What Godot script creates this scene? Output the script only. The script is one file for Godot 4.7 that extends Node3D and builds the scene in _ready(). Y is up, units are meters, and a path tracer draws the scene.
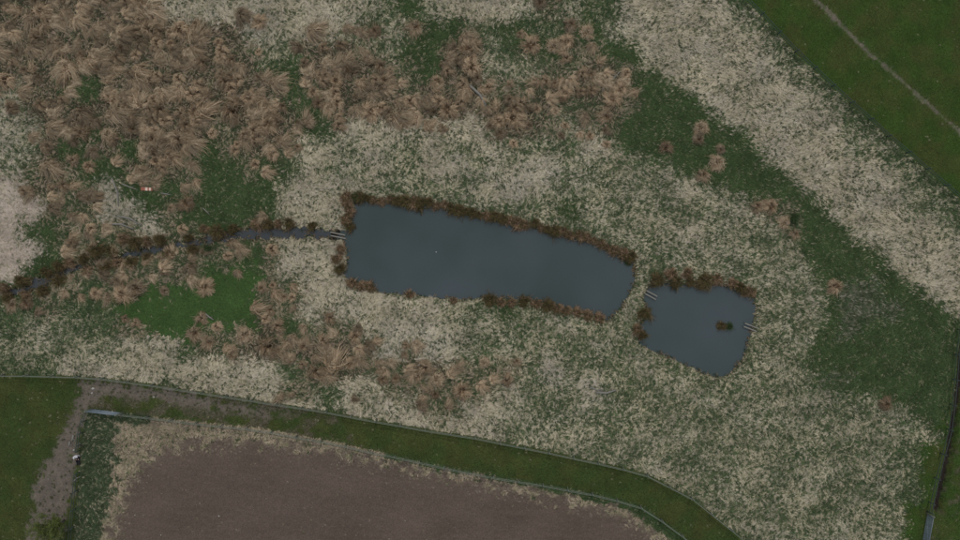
extends Node3D
# A straight-down view of two ponds in rough wet grassland on an overcast day.
# Ground plan: map units (u, v) of 0.11 m, u to the east, v to the south, (480, 270) under the camera.
const S := 0.11
const WATER_Y := -0.30

var rng := RandomNumberGenerator.new()
var n_big := FastNoiseLite.new()
var n_mid := FastNoiseLite.new()
var n_fine := FastNoiseLite.new()
var n_jx := FastNoiseLite.new()
var n_jy := FastNoiseLite.new()
var n_flow := FastNoiseLite.new()
var taken := {}

# ------------------------------------------------------------------ ground plan
# One letter for each 20 x 20 map units: B dense rushes, b open rushes, p thick straw, m straw and green, h thin straw,
# g rough green, n short green, G grey flattened straw, W pinkish straw mass, e thin trodden green, t trodden earth
const PLAN := [
	"BBBBBBBBppppGpppppmmgmppppmbmhhpppppphnnnnnnnnnn",
	"BBBBBBBBBBBBGppppmbmbggbhghhbgmpppppppmnnnnnnnnn",
	"BBBBBBBBBBBBbmmBBBbmggBBmhbgbbgghppppphnnnnnnnnn",
	"BBBBBBBBBBBBBhgBBBBbbgBBmmmbbBBbhghpppppmnnnnnnn",
	"GBBggBBBBBBBBBgbBBBBbBBBbbbBBBBbggghppppppmnnnnn",
	"GBBBBBBBBBBBBBBgBBBBBBBBBBBBbbBbgggghpppppmnnnnn",
	"GGBBgBBBBBBbBBBghpppppppbBBbmbbhgggggpppppmnnnnn",
	"GGBgbBgBBBgbBBbppmpmmpmmpmmmmppmhggggghpppmmmnnn",
	"GbBbggBBBbggbghpmmpmmppmmpGGmmmmmmmggggpppppmmnn",
	"WbBbbGgggbggggppppmmmmmmpGpmmmmmmmpmmpgghppppmmm",
	"WWbbbGGgbgggggppppmmmmmmmmmmgmmmmmmmmpbbghpppmmm",
	"WggbbbbGbbggbbppppppmmmmmmmmmmmmmmpmmmmbgghppppm",
	"WWgbbhbbbbbbgbppppppmmmmmmmmmmmmmmmmmmmmmgghpppp",
	"Wggbbbbbbbgbgbppppppmmmmmmmmmmmmmmmmmmmmmgggghpp",
	"gbbbhbbnnbnngbbpppppmpmmmmmmmmmmmmmmmmmmmgeegghp",
	"hhbhhhnnnnnnbbbpppppppmmmgmmmmmmmmmmmmmmmgeeeggh",
	"hmmmhhnnnbbbbBgbbbpGGGpmmmmmmmmmmmmmmmmmmgeggggg",
	"mmmmmmppphbbBBBBBBbGbGpmmmmmmmmmmmmmmmmmhhgggggg",
	"hhhppppppppppphbBBbbBBBbbbmGmmmmmmmmmmmmhhGggggg",
	"nnnntttthpppppbbhppbbbbbbpmmmGmmmmmmmmmmhhGggggg",
	"nnnnttttttttttpphppppbbppmmmmmmmmmmmmmmmmmehhggg",
	"nnnnttttttttttpppppppppppmmmmmmmmmmmmmmmmmhhhggn",
	"nnnnttttttttttpppppppppppmmmmmmmmmmmmmmmmmmmhhnn",
	"nnnnttttttttttpppppppppppmmmmmmmmmmmmmmmmmmmmhnn",
	"nnnnttttttttttpppppppppppmmmmmmmmmmmmmmmmmmmmhnn",
	"nnnnttttttttttpppppppppppmmmmmmmmmmmmmmmmmmmmnnn",
	"nnnnttttttttttpppppppppppmmmmmmmmmmmmmmmmmmmmnnn"]

var POND_A := PackedVector2Array([Vector2(355, 199), Vector2(400, 203), Vector2(440, 207), Vector2(480, 216), Vector2(520, 224), Vector2(560, 233), Vector2(590, 242), Vector2(620, 253), Vector2(634, 262), Vector2(636, 272), Vector2(632, 290), Vector2(620, 309), Vector2(608, 321), Vector2(592, 315), Vector2(560, 306), Vector2(530, 300), Vector2(490, 297), Vector2(460, 300), Vector2(430, 297), Vector2(400, 294), Vector2(378, 292), Vector2(368, 284), Vector2(350, 281), Vector2(343, 274), Vector2(347, 262), Vector2(346, 248), Vector2(342, 240), Vector2(347, 231), Vector2(352, 215)])
var POND_B := PackedVector2Array([Vector2(648, 287), Vector2(667, 283), Vector2(693, 286), Vector2(718, 284), Vector2(738, 291), Vector2(755, 299), Vector2(757, 306), Vector2(753, 328), Vector2(745, 356), Vector2(737, 367), Vector2(725, 378), Vector2(705, 374), Vector2(680, 362), Vector2(656, 352), Vector2(641, 344), Vector2(636, 337), Vector2(641, 325), Vector2(648, 310), Vector2(644, 298)])
var STREAM := PackedVector2Array([Vector2(350, 236), Vector2(330, 235), Vector2(300, 232), Vector2(270, 233), Vector2(240, 234), Vector2(205, 240), Vector2(175, 246), Vector2(150, 250), Vector2(125, 257), Vector2(95, 263), Vector2(70, 270), Vector2(45, 281), Vector2(20, 290), Vector2(-10, 296), Vector2(-80, 300)])
var STREAM_W := PackedFloat32Array([5, 4.8, 5.0, 5.4, 5.0, 3.8, 3.0, 3.8, 2.2, 1.4, 2.6, 4.6, 3.0, 2.2, 3.0])
var FENCE_A := PackedVector2Array([Vector2(-70, 373), Vector2(0, 374), Vector2(60, 375), Vector2(100, 377), Vector2(150, 383), Vector2(200, 391), Vector2(260, 400), Vector2(330, 411), Vector2(400, 424), Vector2(480, 437), Vector2(560, 453), Vector2(620, 466), Vector2(650, 475), Vector2(690, 496), Vector2(745, 540), Vector2(800, 584)])
var FENCE_B := PackedVector2Array([Vector2(124, 413), Vector2(200, 422), Vector2(260, 428), Vector2(330, 441), Vector2(400, 456), Vector2(480, 473), Vector2(560, 486), Vector2(610, 496), Vector2(645, 507), Vector2(690, 540), Vector2(750, 590)])
var FENCE_C := PackedVector2Array([Vector2(90, 409), Vector2(84, 428), Vector2(81, 450)])
var FENCE_C2 := PackedVector2Array([Vector2(80, 472), Vector2(77, 500), Vector2(74, 540), Vector2(71, 590)])
var FENCE_D := PackedVector2Array([Vector2(690, -55), Vector2(745, 0), Vector2(800, 58), Vector2(850, 104), Vector2(900, 148), Vector2(960, 200), Vector2(1020, 254)])
var FENCE_E := PackedVector2Array([Vector2(965, 280), Vector2(957, 330), Vector2(953, 370), Vector2(947, 427), Vector2(930, 493), Vector2(927, 511)])
var DITCH := PackedVector2Array([Vector2(975, 260), Vector2(964, 345), Vector2(957, 407), Vector2(950, 450), Vector2(937, 510)])
var FOOTPATH := PackedVector2Array([Vector2(770, -60), Vector2(816, 0), Vector2(868, 52), Vector2(905, 84), Vector2(960, 132), Vector2(1040, 205)])
var FIELD := PackedVector2Array([Vector2(150, 455), Vector2(172, 444), Vector2(250, 441), Vector2(330, 450), Vector2(400, 466), Vector2(480, 481), Vector2(560, 497), Vector2(620, 512), Vector2(670, 545), Vector2(735, 620), Vector2(735, 900), Vector2(95, 900), Vector2(97, 620), Vector2(106, 545), Vector2(118, 515), Vector2(132, 480)])
var PATH := PackedVector2Array([Vector2(80, 379), Vector2(130, 383), Vector2(190, 393), Vector2(250, 405), Vector2(290, 414), Vector2(240, 416), Vector2(180, 404), Vector2(130, 398), Vector2(100, 399), Vector2(88, 410), Vector2(80, 440), Vector2(77, 470), Vector2(72, 500), Vector2(60, 540), Vector2(45, 600), Vector2(22, 600), Vector2(28, 540), Vector2(32, 488), Vector2(46, 458), Vector2(64, 428), Vector2(76, 400)])
var BAND := PackedVector2Array([Vector2(622, 60), Vector2(650, 68), Vector2(690, 92), Vector2(720, 118), Vector2(748, 135), Vector2(775, 165), Vector2(800, 185), Vector2(830, 215), Vector2(858, 238), Vector2(885, 258), Vector2(910, 285), Vector2(960, 318), Vector2(1010, 345), Vector2(1010, 420), Vector2(950, 442), Vector2(925, 428), Vector2(905, 408), Vector2(870, 396), Vector2(840, 402), Vector2(815, 386), Vector2(803, 365), Vector2(812, 345), Vector2(825, 318), Vector2(824, 288), Vector2(803, 252), Vector2(778, 226), Vector2(742, 196), Vector2(702, 180), Vector2(662, 166), Vector2(618, 146), Vector2(600, 138), Vector2(606, 110), Vector2(624, 95)])
var CLEARING := PackedVector2Array([Vector2(110, 302), Vector2(150, 284), Vector2(190, 290), Vector2(215, 272), Vector2(250, 266), Vector2(264, 282), Vector2(252, 305), Vector2(262, 322), Vector2(235, 328), Vector2(205, 324), Vector2(192, 336), Vector2(172, 340), Vector2(146, 328), Vector2(114, 314)])
var SOUTH := PackedVector2Array()
var INNER := PackedVector2Array()
var LAWN := PackedVector2Array()
var EAST := PackedVector2Array()

const RU0 := -90.0
const RV0 := -90.0
const RSTEP := 4.0
const RNX := 286
const RNY := 181
var sd := {}

func seg_dist(p: Vector2, a: Vector2, b: Vector2) -> float:
	var ab := b - a
	var t := clampf((p - a).dot(ab) / maxf(ab.length_squared(), 1e-9), 0.0, 1.0)
	return p.distance_to(a + ab * t)

func raster_poly(poly: PackedVector2Array, reach := 60.0) -> PackedFloat32Array:
	var out := PackedFloat32Array()
	out.resize(RNX * RNY)
	var box := Rect2(poly[0], Vector2.ZERO)
	for p in poly: box = box.expand(p)
	box = box.grow(reach)
	var n := poly.size()
	for j in RNY:
		for i in RNX:
			var p := Vector2(RU0 + i * RSTEP, RV0 + j * RSTEP)
			if not box.has_point(p):
				out[j * RNX + i] = reach
				continue
			var d := 1e9
			for k in n:
				d = minf(d, seg_dist(p, poly[k], poly[(k + 1) % n]))
			out[j * RNX + i] = -d if Geometry2D.is_point_in_polygon(p, poly) else d
	return out

func raster_line(line: PackedVector2Array, widths: PackedFloat32Array, reach := 40.0) -> PackedFloat32Array:
	var out := PackedFloat32Array()
	out.resize(RNX * RNY)
	var box := Rect2(line[0], Vector2.ZERO)
	for p in line: box = box.expand(p)
	box = box.grow(reach)
	for j in RNY:
		for i in RNX:
			var p := Vector2(RU0 + i * RSTEP, RV0 + j * RSTEP)
			var d := reach
			if box.has_point(p):
				for k in line.size() - 1:
					var ab := line[k + 1] - line[k]
					var t := clampf((p - line[k]).dot(ab) / ab.length_squared(), 0.0, 1.0)
					var w := lerpf(widths[mini(k, widths.size() - 1)], widths[mini(k + 1, widths.size() - 1)], t)
					d = minf(d, p.distance_to(line[k] + ab * t) - w)
			out[j * RNX + i] = d
	return out

func at(g: PackedFloat32Array, u: float, v: float) -> float:
	var x := clampf((u - RU0) / RSTEP, 0.0, RNX - 1.001)
	var y := clampf((v - RV0) / RSTEP, 0.0, RNY - 1.001)
	var i := int(x)
	var j := int(y)
	var k := j * RNX + i
	return lerpf(lerpf(g[k], g[k + 1], x - i), lerpf(g[k + RNX], g[k + RNX + 1], x - i), y - j)

func plan_world(p: Vector2) -> Vector2:
	return (p - Vector2(480, 270)) * S

func water_dist(u: float, v: float) -> float:
	var w := minf(at(g_pond_a, u, v), at(g_pond_b, u, v))
	w += 1.2 * n_mid.get_noise_2d(u * 1.6, v * 1.6)
	var s := at(g_stream, u, v) + 4.2 * n_mid.get_noise_2d(u * 1.8 + 300.0, v * 1.8)
	return minf(w, s)

var g_pond_a: PackedFloat32Array
var g_pond_b: PackedFloat32Array
var g_stream: PackedFloat32Array
var g_ditch: PackedFloat32Array
var g_foot: PackedFloat32Array
var g_field: PackedFloat32Array
var g_path: PackedFloat32Array
var g_south: PackedFloat32Array
var g_inner: PackedFloat32Array
var g_lawn: PackedFloat32Array
var g_east: PackedFloat32Array
var g_band: PackedFloat32Array
var g_clear: PackedFloat32Array

func height(x: float, z: float) -> float:
	var u := x / S + 480.0
	var v := z / S + 270.0
	var base := 0.16 * n_big.get_noise_2d(u, v) + 0.05 * n_mid.get_noise_2d(u, v)
	var flat := smoothstep(-6.0, 6.0, at(g_south, u, v))
	flat = minf(flat, smoothstep(-6.0, 6.0, at(g_lawn, u, v)))
	base *= lerpf(0.35, 1.0, flat)
	var w := water_dist(u, v)
	var h := base
	if w <= 0.0:
		h = WATER_Y + maxf(w * S * 0.7, -1.0)
	elif w < 13.0:
		var t := w / 13.0
		h = lerpf(WATER_Y, base, 1.0 - (1.0 - t) * (1.0 - t))
	var d := at(g_ditch, u, v)
	if d < 4.0 and v < 514.0:
		h -= 0.45 * (1.0 - smoothstep(-2.0, 4.0, d))
	return h

# the kind of cover at a place of the plan
func zone(u: float, v: float) -> String:
	var ju := n_jx.get_noise_2d(u, v)
	var jv := n_jy.get_noise_2d(u, v)
	var wd := water_dist(u, v)
	if wd < 0.0:
		return "w"
	if wd < 1.6 + jv * 3.0:
		return "u"
	if at(g_south, u, v) < 0.0:
		if at(g_field, u + ju * 16.0, v + jv * 18.0) < 0.0:
			return "d"
		if at(g_inner, u, v) < 0.0:
			if u + ju * 14.0 < 114.0 - maxf(0.0, v - 480.0) * 0.25 or (v + jv * 5.0 < 424.0 and u < 150.0):
				return "R"
			if u > 385.0 and at(g_field, u, v) > 5.0 + jv * 4.0:
				return "g"
			return "s"
		if at(g_path, u + ju * 8.0, v + jv * 8.0) + n_fine.get_noise_2d(u, v) * 9.0 < 0.0:
			return "t"
		if u > 84.0 and u + ju * 60.0 < 330.0 and n_mid.get_noise_2d(u * 0.7, v * 1.5) > -0.05 and v > 385.0:
			return "k"
		return "l"
	if at(g_lawn, u, v) < 0.0:
		return "f" if at(g_foot, u + ju * 2.0, v + jv * 2.0) + 0.9 * n_fine.get_noise_2d(u * 0.6, v * 0.6) < 0.0 else "n"
	if at(g_ditch, u, v) < 0.0 and v < 514.0:
		return "D"
	if at(g_east, u, v) < 0.0:
		return "k" if jv > 0.3 else "n"
	var fu := u + ju * 13.0
	var fv := v + jv * 13.0
	var row: String = PLAN[clampi(int(fv / 20.0), 0, 26)]
	var c: String = row[clampi(int(fu / 20.0), 0, 47)]
	if (c == "n" or c == "t") and v < 392.0 and u > 620.0:
		c = "m"
	if c == "t":
		c = "p"
	if at(g_clear, u + ju * 18.0, v + jv * 18.0) + 9.0 * n_fine.get_noise_2d(u, v) < 0.0:
		return "c"
	if u > 590.0 and v < 445.0:
		var inside := at(g_band, u + ju * 10.0, v + jv * 10.0) + 5.0 * n_fine.get_noise_2d(u, v) < 0.0
		if inside and c in ["m", "p", "h", "G"]:
			c = "e" if v > 370.0 and ju > 0.0 else "g"
		elif u > 725.0 and at(g_lawn, u, v) < 18.0 + ju * 22.0:
			c = "h" if jv > -0.1 else "m"
		elif not inside and c in ["g", "h", "e"] and u > 640.0:
			c = "m" if at(g_band, u - 12.0, v + 12.0) > at(g_band, u + 12.0, v - 12.0) else "p"
	if c == "n" and u < 280.0 and v < 345.0:
		c = "b"
	elif c == "G" and u < 60.0 and v < 185.0 and ju < 0.1:
		c = "m"
	elif c == "G" and u > 820.0:
		c = "e"
	return c

const GROUND := {
	"c": Vector3(0.055, 0.100, 0.032), "g": Vector3(0.058, 0.088, 0.038), "n": Vector3(0.044, 0.080, 0.018), "l": Vector3(0.046, 0.068, 0.021), "k": Vector3(0.100, 0.090, 0.062),
	"p": Vector3(0.225, 0.210, 0.150), "m": Vector3(0.150, 0.156, 0.098), "h": Vector3(0.090, 0.112, 0.060), "B": Vector3(0.070, 0.062, 0.042),
	"b": Vector3(0.082, 0.086, 0.052), "G": Vector3(0.19, 0.182, 0.138), "W": Vector3(0.28, 0.235, 0.195), "e": Vector3(0.095, 0.106, 0.070),
	"t": Vector3(0.134, 0.114, 0.097), "f": Vector3(0.14, 0.12, 0.10), "d": Vector3(0.108, 0.083, 0.069), "s": Vector3(0.205, 0.168, 0.125),
	"R": Vector3(0.056, 0.078, 0.043), "w": Vector3(0.05, 0.046, 0.038), "u": Vector3(0.060, 0.055, 0.038), "D": Vector3(0.030, 0.024, 0.022)}

# ------------------------------------------------------------------ helpers
func rnd(a: float, b: float) -> float:
	return rng.randf_range(a, b)

func col(v: Vector3) -> Color:
	return Color(v.x, v.y, v.z)

func noise_tex(freq: float, lo: float, hi: float, size := 512, octaves := 5, sd_ := 1, type := FastNoiseLite.TYPE_SIMPLEX_SMOOTH) -> NoiseTexture2D:
	var n := FastNoiseLite.new()
	n.seed = sd_
	n.noise_type = type
	n.frequency = freq
	n.fractal_octaves = octaves
	var t := NoiseTexture2D.new()
	t.noise = n
	t.width = size
	t.height = size
	t.seamless = true
	var r := Gradient.new()
	r.set_color(0, Color(lo, lo, lo))
	r.set_color(1, Color(hi, hi, hi))
	t.color_ramp = r
	return t

func mat(albedo: Vector3, rough := 0.9, spec := 0.3) -> StandardMaterial3D:
	var m := StandardMaterial3D.new()
	m.albedo_color = col(albedo).linear_to_srgb()
	m.roughness = rough
	m.metallic_specular = spec
	return m

func blade_mat(rough := 0.85) -> StandardMaterial3D:
	var m := StandardMaterial3D.new()
	m.vertex_color_use_as_albedo = true
	m.roughness = rough
	m.metallic_specular = 0.25
	m.cull_mode = BaseMaterial3D.CULL_DISABLED
	return m

func numbered(called: String) -> String:
	if not taken.has(called):
		taken[called] = 0
		return called
	taken[called] += 1
	return "%s_%03d" % [called, taken[called]]

func tag(o: Node, label: String, category: String, group := "") -> void:
	o.set_meta("label", label)
	o.set_meta("category", category)
	if group: o.set_meta("group", group)

func thing(called: String, label: String, category: String, where := Vector3.ZERO, turn := 0.0, group := "") -> Node3D:
	var o := Node3D.new()
	o.name = numbered(called)
	add_child(o)
	o.position = where
	o.rotation.y = turn
	tag(o, label, category, group)
	return o

func part(called: String, mesh: Mesh, m: Material, parent: Node) -> MeshInstance3D:
	var o := MeshInstance3D.new()
	o.name = called
	o.mesh = mesh
	o.material_override = m
	parent.add_child(o, true)
	return o

func structure(called: String, mesh: Mesh, m: Material) -> MeshInstance3D:
	var o := part(numbered(called), mesh, m, self)
	o.set_meta("kind", "structure")
	return o

func new_st() -> SurfaceTool:
	var st := SurfaceTool.new()
	st.begin(Mesh.PRIMITIVE_TRIANGLES)
	return st

func add_tube(st: SurfaceTool, path: PackedVector3Array, radii: PackedFloat32Array, sides := 6) -> void:
	var rings := []
	var side := Vector3.RIGHT
	for k in path.size():
		var dir := (path[mini(k + 1, path.size() - 1)] - path[maxi(k - 1, 0)]).normalized()
		if absf(dir.dot(side)) > 0.9: side = Vector3.FORWARD if absf(dir.z) < 0.9 else Vector3.UP
		var x := side.cross(dir).normalized()
		var y := dir.cross(x)
		side = y
		var ring := PackedVector3Array()
		for s in sides:
			var a := TAU * s / sides
			ring.append(path[k] + (x * cos(a) + y * sin(a)) * radii[mini(k, radii.size() - 1)])
		rings.append(ring)
	for k in path.size() - 1:
		for s in sides:
			var t := (s + 1) % sides
			for p in [rings[k][s], rings[k + 1][s], rings[k][t], rings[k][t], rings[k + 1][s], rings[k + 1][t]]:
				st.add_vertex(p)
	for e in [0, path.size() - 1]:
		for s in sides:
			var t := (s + 1) % sides
			if e == 0:
				for p in [path[e], rings[e][s], rings[e][t]]: st.add_vertex(p)
			else:
				for p in [path[e], rings[e][t], rings[e][s]]: st.add_vertex(p)

func tube(path: PackedVector3Array, radii: PackedFloat32Array, sides := 6) -> ArrayMesh:
	var st := new_st()
	add_tube(st, path, radii, sides)
	st.index()
	st.generate_normals()
	return st.commit()

# a sawn bar with chamfered long edges from a to b
func bar(a: Vector3, b: Vector3, w: float, h: float) -> ArrayMesh:
	var st := new_st()
	st.set_smooth_group(-1)
	var dir := (b - a).normalized()
	var x := Vector3.UP.cross(dir).normalized()
	if x.length() < 0.5: x = Vector3.RIGHT
	var y := dir.cross(x)
	var c := minf(w, h) * 0.18
	var prof := [Vector2(-w / 2 + c, -h / 2), Vector2(w / 2 - c, -h / 2), Vector2(w / 2, -h / 2 + c), Vector2(w / 2, h / 2 - c), Vector2(w / 2 - c, h / 2), Vector2(-w / 2 + c, h / 2), Vector2(-w / 2, h / 2 - c), Vector2(-w / 2, -h / 2 + c)]
	for k in 8:
		var p: Vector2 = prof[k]
		var q: Vector2 = prof[(k + 1) % 8]
		var p0 := a + x * p.x + y * p.y
		var q0 := a + x * q.x + y * q.y
		var p1 := b + x * p.x + y * p.y
		var q1 := b + x * q.x + y * q.y
		for r in [p0, p1, q0, q0, p1, q1, a, p0, q0, b, q1, p1]: st.add_vertex(r)
	st.generate_normals()
	return st.commit()

# one blade: a tapering ribbon whose width lies level
func add_blade(st: SurfaceTool, pts: PackedVector3Array, w0: float, w1: float, c: Color) -> void:
	st.set_color(c)
	var n := pts.size()
	var prev_l := Vector3.ZERO
	var prev_r := Vector3.ZERO
	for k in n:
		var dir := pts[mini(k + 1, n - 1)] - pts[maxi(k - 1, 0)]
		var side := Vector3(-dir.z, 0, dir.x)
		if side.length() < 1e-4: side = Vector3.RIGHT
		side = side.normalized() * lerpf(w0, w1, float(k) / (n - 1)) * 0.5
		var l := pts[k] - side
		var r := pts[k] + side
		if k > 0:
			for p in [prev_l, l, prev_r, prev_r, l, r]: st.add_vertex(p)
		prev_l = l
		prev_r = r

func vary(c: Vector3, f: float, hue := 0.06) -> Color:
	var k := rnd(1.0 - f, 1.0 + f)
	return Color(c.x * k * rnd(1.0 - hue, 1.0 + hue), c.y * k, c.z * k * rnd(1.0 - hue, 1.0 + hue))

# a low clump of dead grass, combed along +x by an amount
func straw_clump(blades: int, r: float, h: float, comb: float, w: float) -> ArrayMesh:
	var st := new_st()
	for k in blades:
		var a := rnd(0, TAU)
		var o := Vector3(cos(a), 0, sin(a)) * r * 0.55 * sqrt(rng.randf())
		var b := rnd(0, TAU)
		var dir := (Vector3(cos(b), 0, sin(b)) * (1.0 - comb) + Vector3.RIGHT * comb * (1.0 if rng.randf() < 0.8 else -1.0)).normalized()
		var len_ := r * rnd(0.55, 1.25)
		var hh := h * rnd(0.4, 1.0)
		var bend := Vector3(-dir.z, 0, dir.x) * rnd(-0.35, 0.35) * len_
		o -= dir * len_ * 0.35
		var pts := PackedVector3Array()
		for s in 4:
			var t := s / 3.0
			pts.append(o + dir * len_ * t + bend * t * t + Vector3.UP * (0.012 + hh * sin(PI * pow(t, 0.75) * 0.93)))
		add_blade(st, pts, w, w * 0.35, vary(Vector3.ONE, 0.24, 0.05))
	st.generate_normals()
	return st.commit()

# a lying wisp of dead grass: blades side by side that fan out a little
func wisp(blades: int, len_: float, h: float, wide: float) -> ArrayMesh:
	var st := new_st()
	for k in blades:
		var z := rng.randfn(0.0, 0.4) * wide
		var x0 := rnd(-0.5, -0.2) * len_
		var l := len_ * rnd(0.5, 1.05)
		var turn := rng.randfn(0.0, 0.22)
		var bend := rnd(-0.25, 0.25)
		var hh := h * rnd(0.35, 1.0)
		var pts := PackedVector3Array()
		for s in 4:
			var t := s / 3.0
			pts.append(Vector3(x0 + l * t, 0.012 + hh * sin(PI * pow(t, 0.7) * 0.93), z + l * (turn * t + bend * t * t)))
		add_blade(st, pts, 0.022, 0.009, vary(Vector3.ONE, 0.18, 0.04))
	st.generate_normals()
	return st.commit()

# upright green tuft
func green_tuft(blades: int, r: float, h: float, w: float) -> ArrayMesh:
	var st := new_st()
	for k in blades:
		var a := rnd(0, TAU)
		var o := Vector3(cos(a), 0, sin(a)) * r * 0.4 * rng.randf()
		var b := a + rnd(-0.9, 0.9)
		var dir := Vector3(cos(b), 0, sin(b))
		var len_ := r * rnd(0.4, 1.0)
		var hh := h * rnd(0.5, 1.0)
		add_blade(st, PackedVector3Array([o, o + dir * len_ * 0.35 + Vector3.UP * hh * 0.7, o + dir * len_ + Vector3.UP * hh * rnd(0.6, 1.0)]), w, w * 0.3, vary(Vector3.ONE, 0.25, 0.12))
	st.generate_normals()
	return st.commit()

# the collapsed stems of a rush tussock of radius 1: curling locks that fall outwards, and strays
func rush_skirt(st: SurfaceTool, blades: int, h: float, sweep: Vector2, curl: float, w: float, tones: Array, spread := 0.2) -> void:
	var locks := []
	for k in 14:
		var from := rnd(0, TAU)
		var eye := w < 0.03 and sweep.length() < 0.5     # stems lean out from an open middle
		locks.append([from + rng.randfn(0.0, 0.7) if eye else rnd(0, TAU), rnd(0.4, 0.85) if eye else rnd(0.45, 1.0), rnd(-curl, curl), rnd(0.64, 1.18), Vector3(cos(from), 0, sin(from)) * (rnd(0.16, 0.36) if eye else rnd(0.0, 0.42)), rnd(0.35, 1.0)])
	for k in blades:
		var lock: Array = locks[rng.randi() % locks.size()]
		var stray := rng.randf() < 0.14
		var a: float = rnd(0, TAU) if stray else lock[0] + rng.randfn(0.0, spread)
		var dir := Vector3(cos(a), 0, sin(a))
		var across := Vector3(-dir.z, 0, dir.x)
		var len_: float = lock[1] * rnd(0.55, 1.1)
		var o: Vector3 = lock[4] + across * rng.randfn(0.0, 0.10) + dir * rnd(-0.12, 0.1)
		if stray: o = Vector3(rnd(-0.55, 0.55), 0, rnd(-0.55, 0.55))
		var c: float = lock[2] + rng.randfn(0.0, 0.22)
		var hh: float = h * lock[5] * rnd(0.6, 1.1)
		var sw := Vector3(sweep.x, 0, sweep.y) * rnd(0.5, 1.0) * len_
		var pts := PackedVector3Array()
		for s in 6:
			var t := s / 5.0
			var turn := c * t
			pts.append(o + (dir * cos(turn) + across * sin(turn)) * len_ * t + sw * t * t + Vector3.UP * (0.02 + hh * sin(PI * pow(t, 0.6) * 0.95)))
		var tone: Vector3 = tones[rng.randi() % tones.size()]
		add_blade(st, pts, w, w * 0.45, vary(tone * (lock[3] if not stray else rnd(0.6, 1.2)), 0.16, 0.05))

func rush_heart(st: SurfaceTool, blades: int, h: float, r: float, w: float, tones: Array) -> void:
	for k in blades:
		var a := rnd(0, TAU)
		var o := Vector3(cos(a), 0, sin(a)) * r * 0.5 * rng.randf()
		var b := a + rnd(-0.6, 0.6)
		var dir := Vector3(cos(b), 0, sin(b))
		var hh := h * rnd(0.6, 1.15)
		var l := r * rnd(0.3, 1.1)
		var tone: Vector3 = tones[rng.randi() % tones.size()]
		add_blade(st, PackedVector3Array([o, o + dir * l * 0.3 + Vector3.UP * hh * 0.65, o + dir * l + Vector3.UP * hh]), w, w * 0.3, vary(tone, 0.25, 0.06))

func done(st: SurfaceTool) -> ArrayMesh:
	st.generate_normals()
	return st.commit()

class Scatter:
	var where: Array[Transform3D] = []
	var tint: Array[Color] = []

func scatter_node(called: String, meshes: Array, sets: Array, m: Material, parent: Node) -> void:
	for k in meshes.size():
		var s: Scatter = sets[k]
		if s.where.is_empty(): continue
		var mm := MultiMesh.new()
		mm.transform_format = MultiMesh.TRANSFORM_3D
		mm.use_colors = true
		mm.mesh = meshes[k]
		mm.instance_count = s.where.size()
		for i in s.where.size():
			mm.set_instance_transform(i, s.where[i])
			mm.set_instance_color(i, s.tint[i])
		var o := MultiMeshInstance3D.new()
		o.name = called
		o.multimesh = mm
		o.material_override = m
		o.set_meta("kind", "stuff")
		parent.add_child(o, true)

func stuff(called: String, label: String, category: String) -> Node3D:
	var o := thing(called, label, category)
	o.set_meta("kind", "stuff")
	return o

# ------------------------------------------------------------------ scene
func _ready() -> void:
	rng.seed = 20240417
	var cam := Camera3D.new()
	cam.name = "camera"
	cam.fov = 45.0
	cam.position = Vector3(0, 29.7 / tan(deg_to_rad(22.5)), 0)
	cam.rotation_degrees = Vector3(-90, 0, 0)
	cam.near = 0.5
	cam.far = 3000.0
	add_child(cam)
	cam.current = true
	var env := Environment.new()
	env.background_mode = Environment.BG_SKY
	var sky := Sky.new()
	var sm := ProceduralSkyMaterial.new()
	sm.sky_top_color = Color(0.80, 0.82, 0.84)
	sm.sky_horizon_color = Color(0.74, 0.755, 0.77)
	sm.sky_curve = 0.25
	sm.ground_bottom_color = Color(0.3, 0.3, 0.28)
	sm.ground_horizon_color = Color(0.6, 0.62, 0.63)
	sky.sky_material = sm
	env.sky = sky
	env.tonemap_mode = Environment.TONE_MAPPER_LINEAR
	env.tonemap_exposure = 1.02
	env.sdfgi_enabled = true
	env.ssao_enabled = true
	env.ssil_enabled = true
	var we := WorldEnvironment.new()
	we.name = "world_environment"
	we.environment = env
	add_child(we)
	var sun := DirectionalLight3D.new()
	sun.name = "sun"
	sun.light_energy = 0.5
	sun.light_angular_distance = 11.0
	sun.light_color = Color(1.0, 0.97, 0.93)
	sun.shadow_enabled = true
	sun.rotation_degrees = Vector3(-52, 170, 0)
	add_child(sun)

	setup()
	build_terrain()
	build_water()
	build_grass()
	build_rushes()
	build_sedges()
	build_fences()
	build_small_things()
	build_tree()
	build_person()

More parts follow.
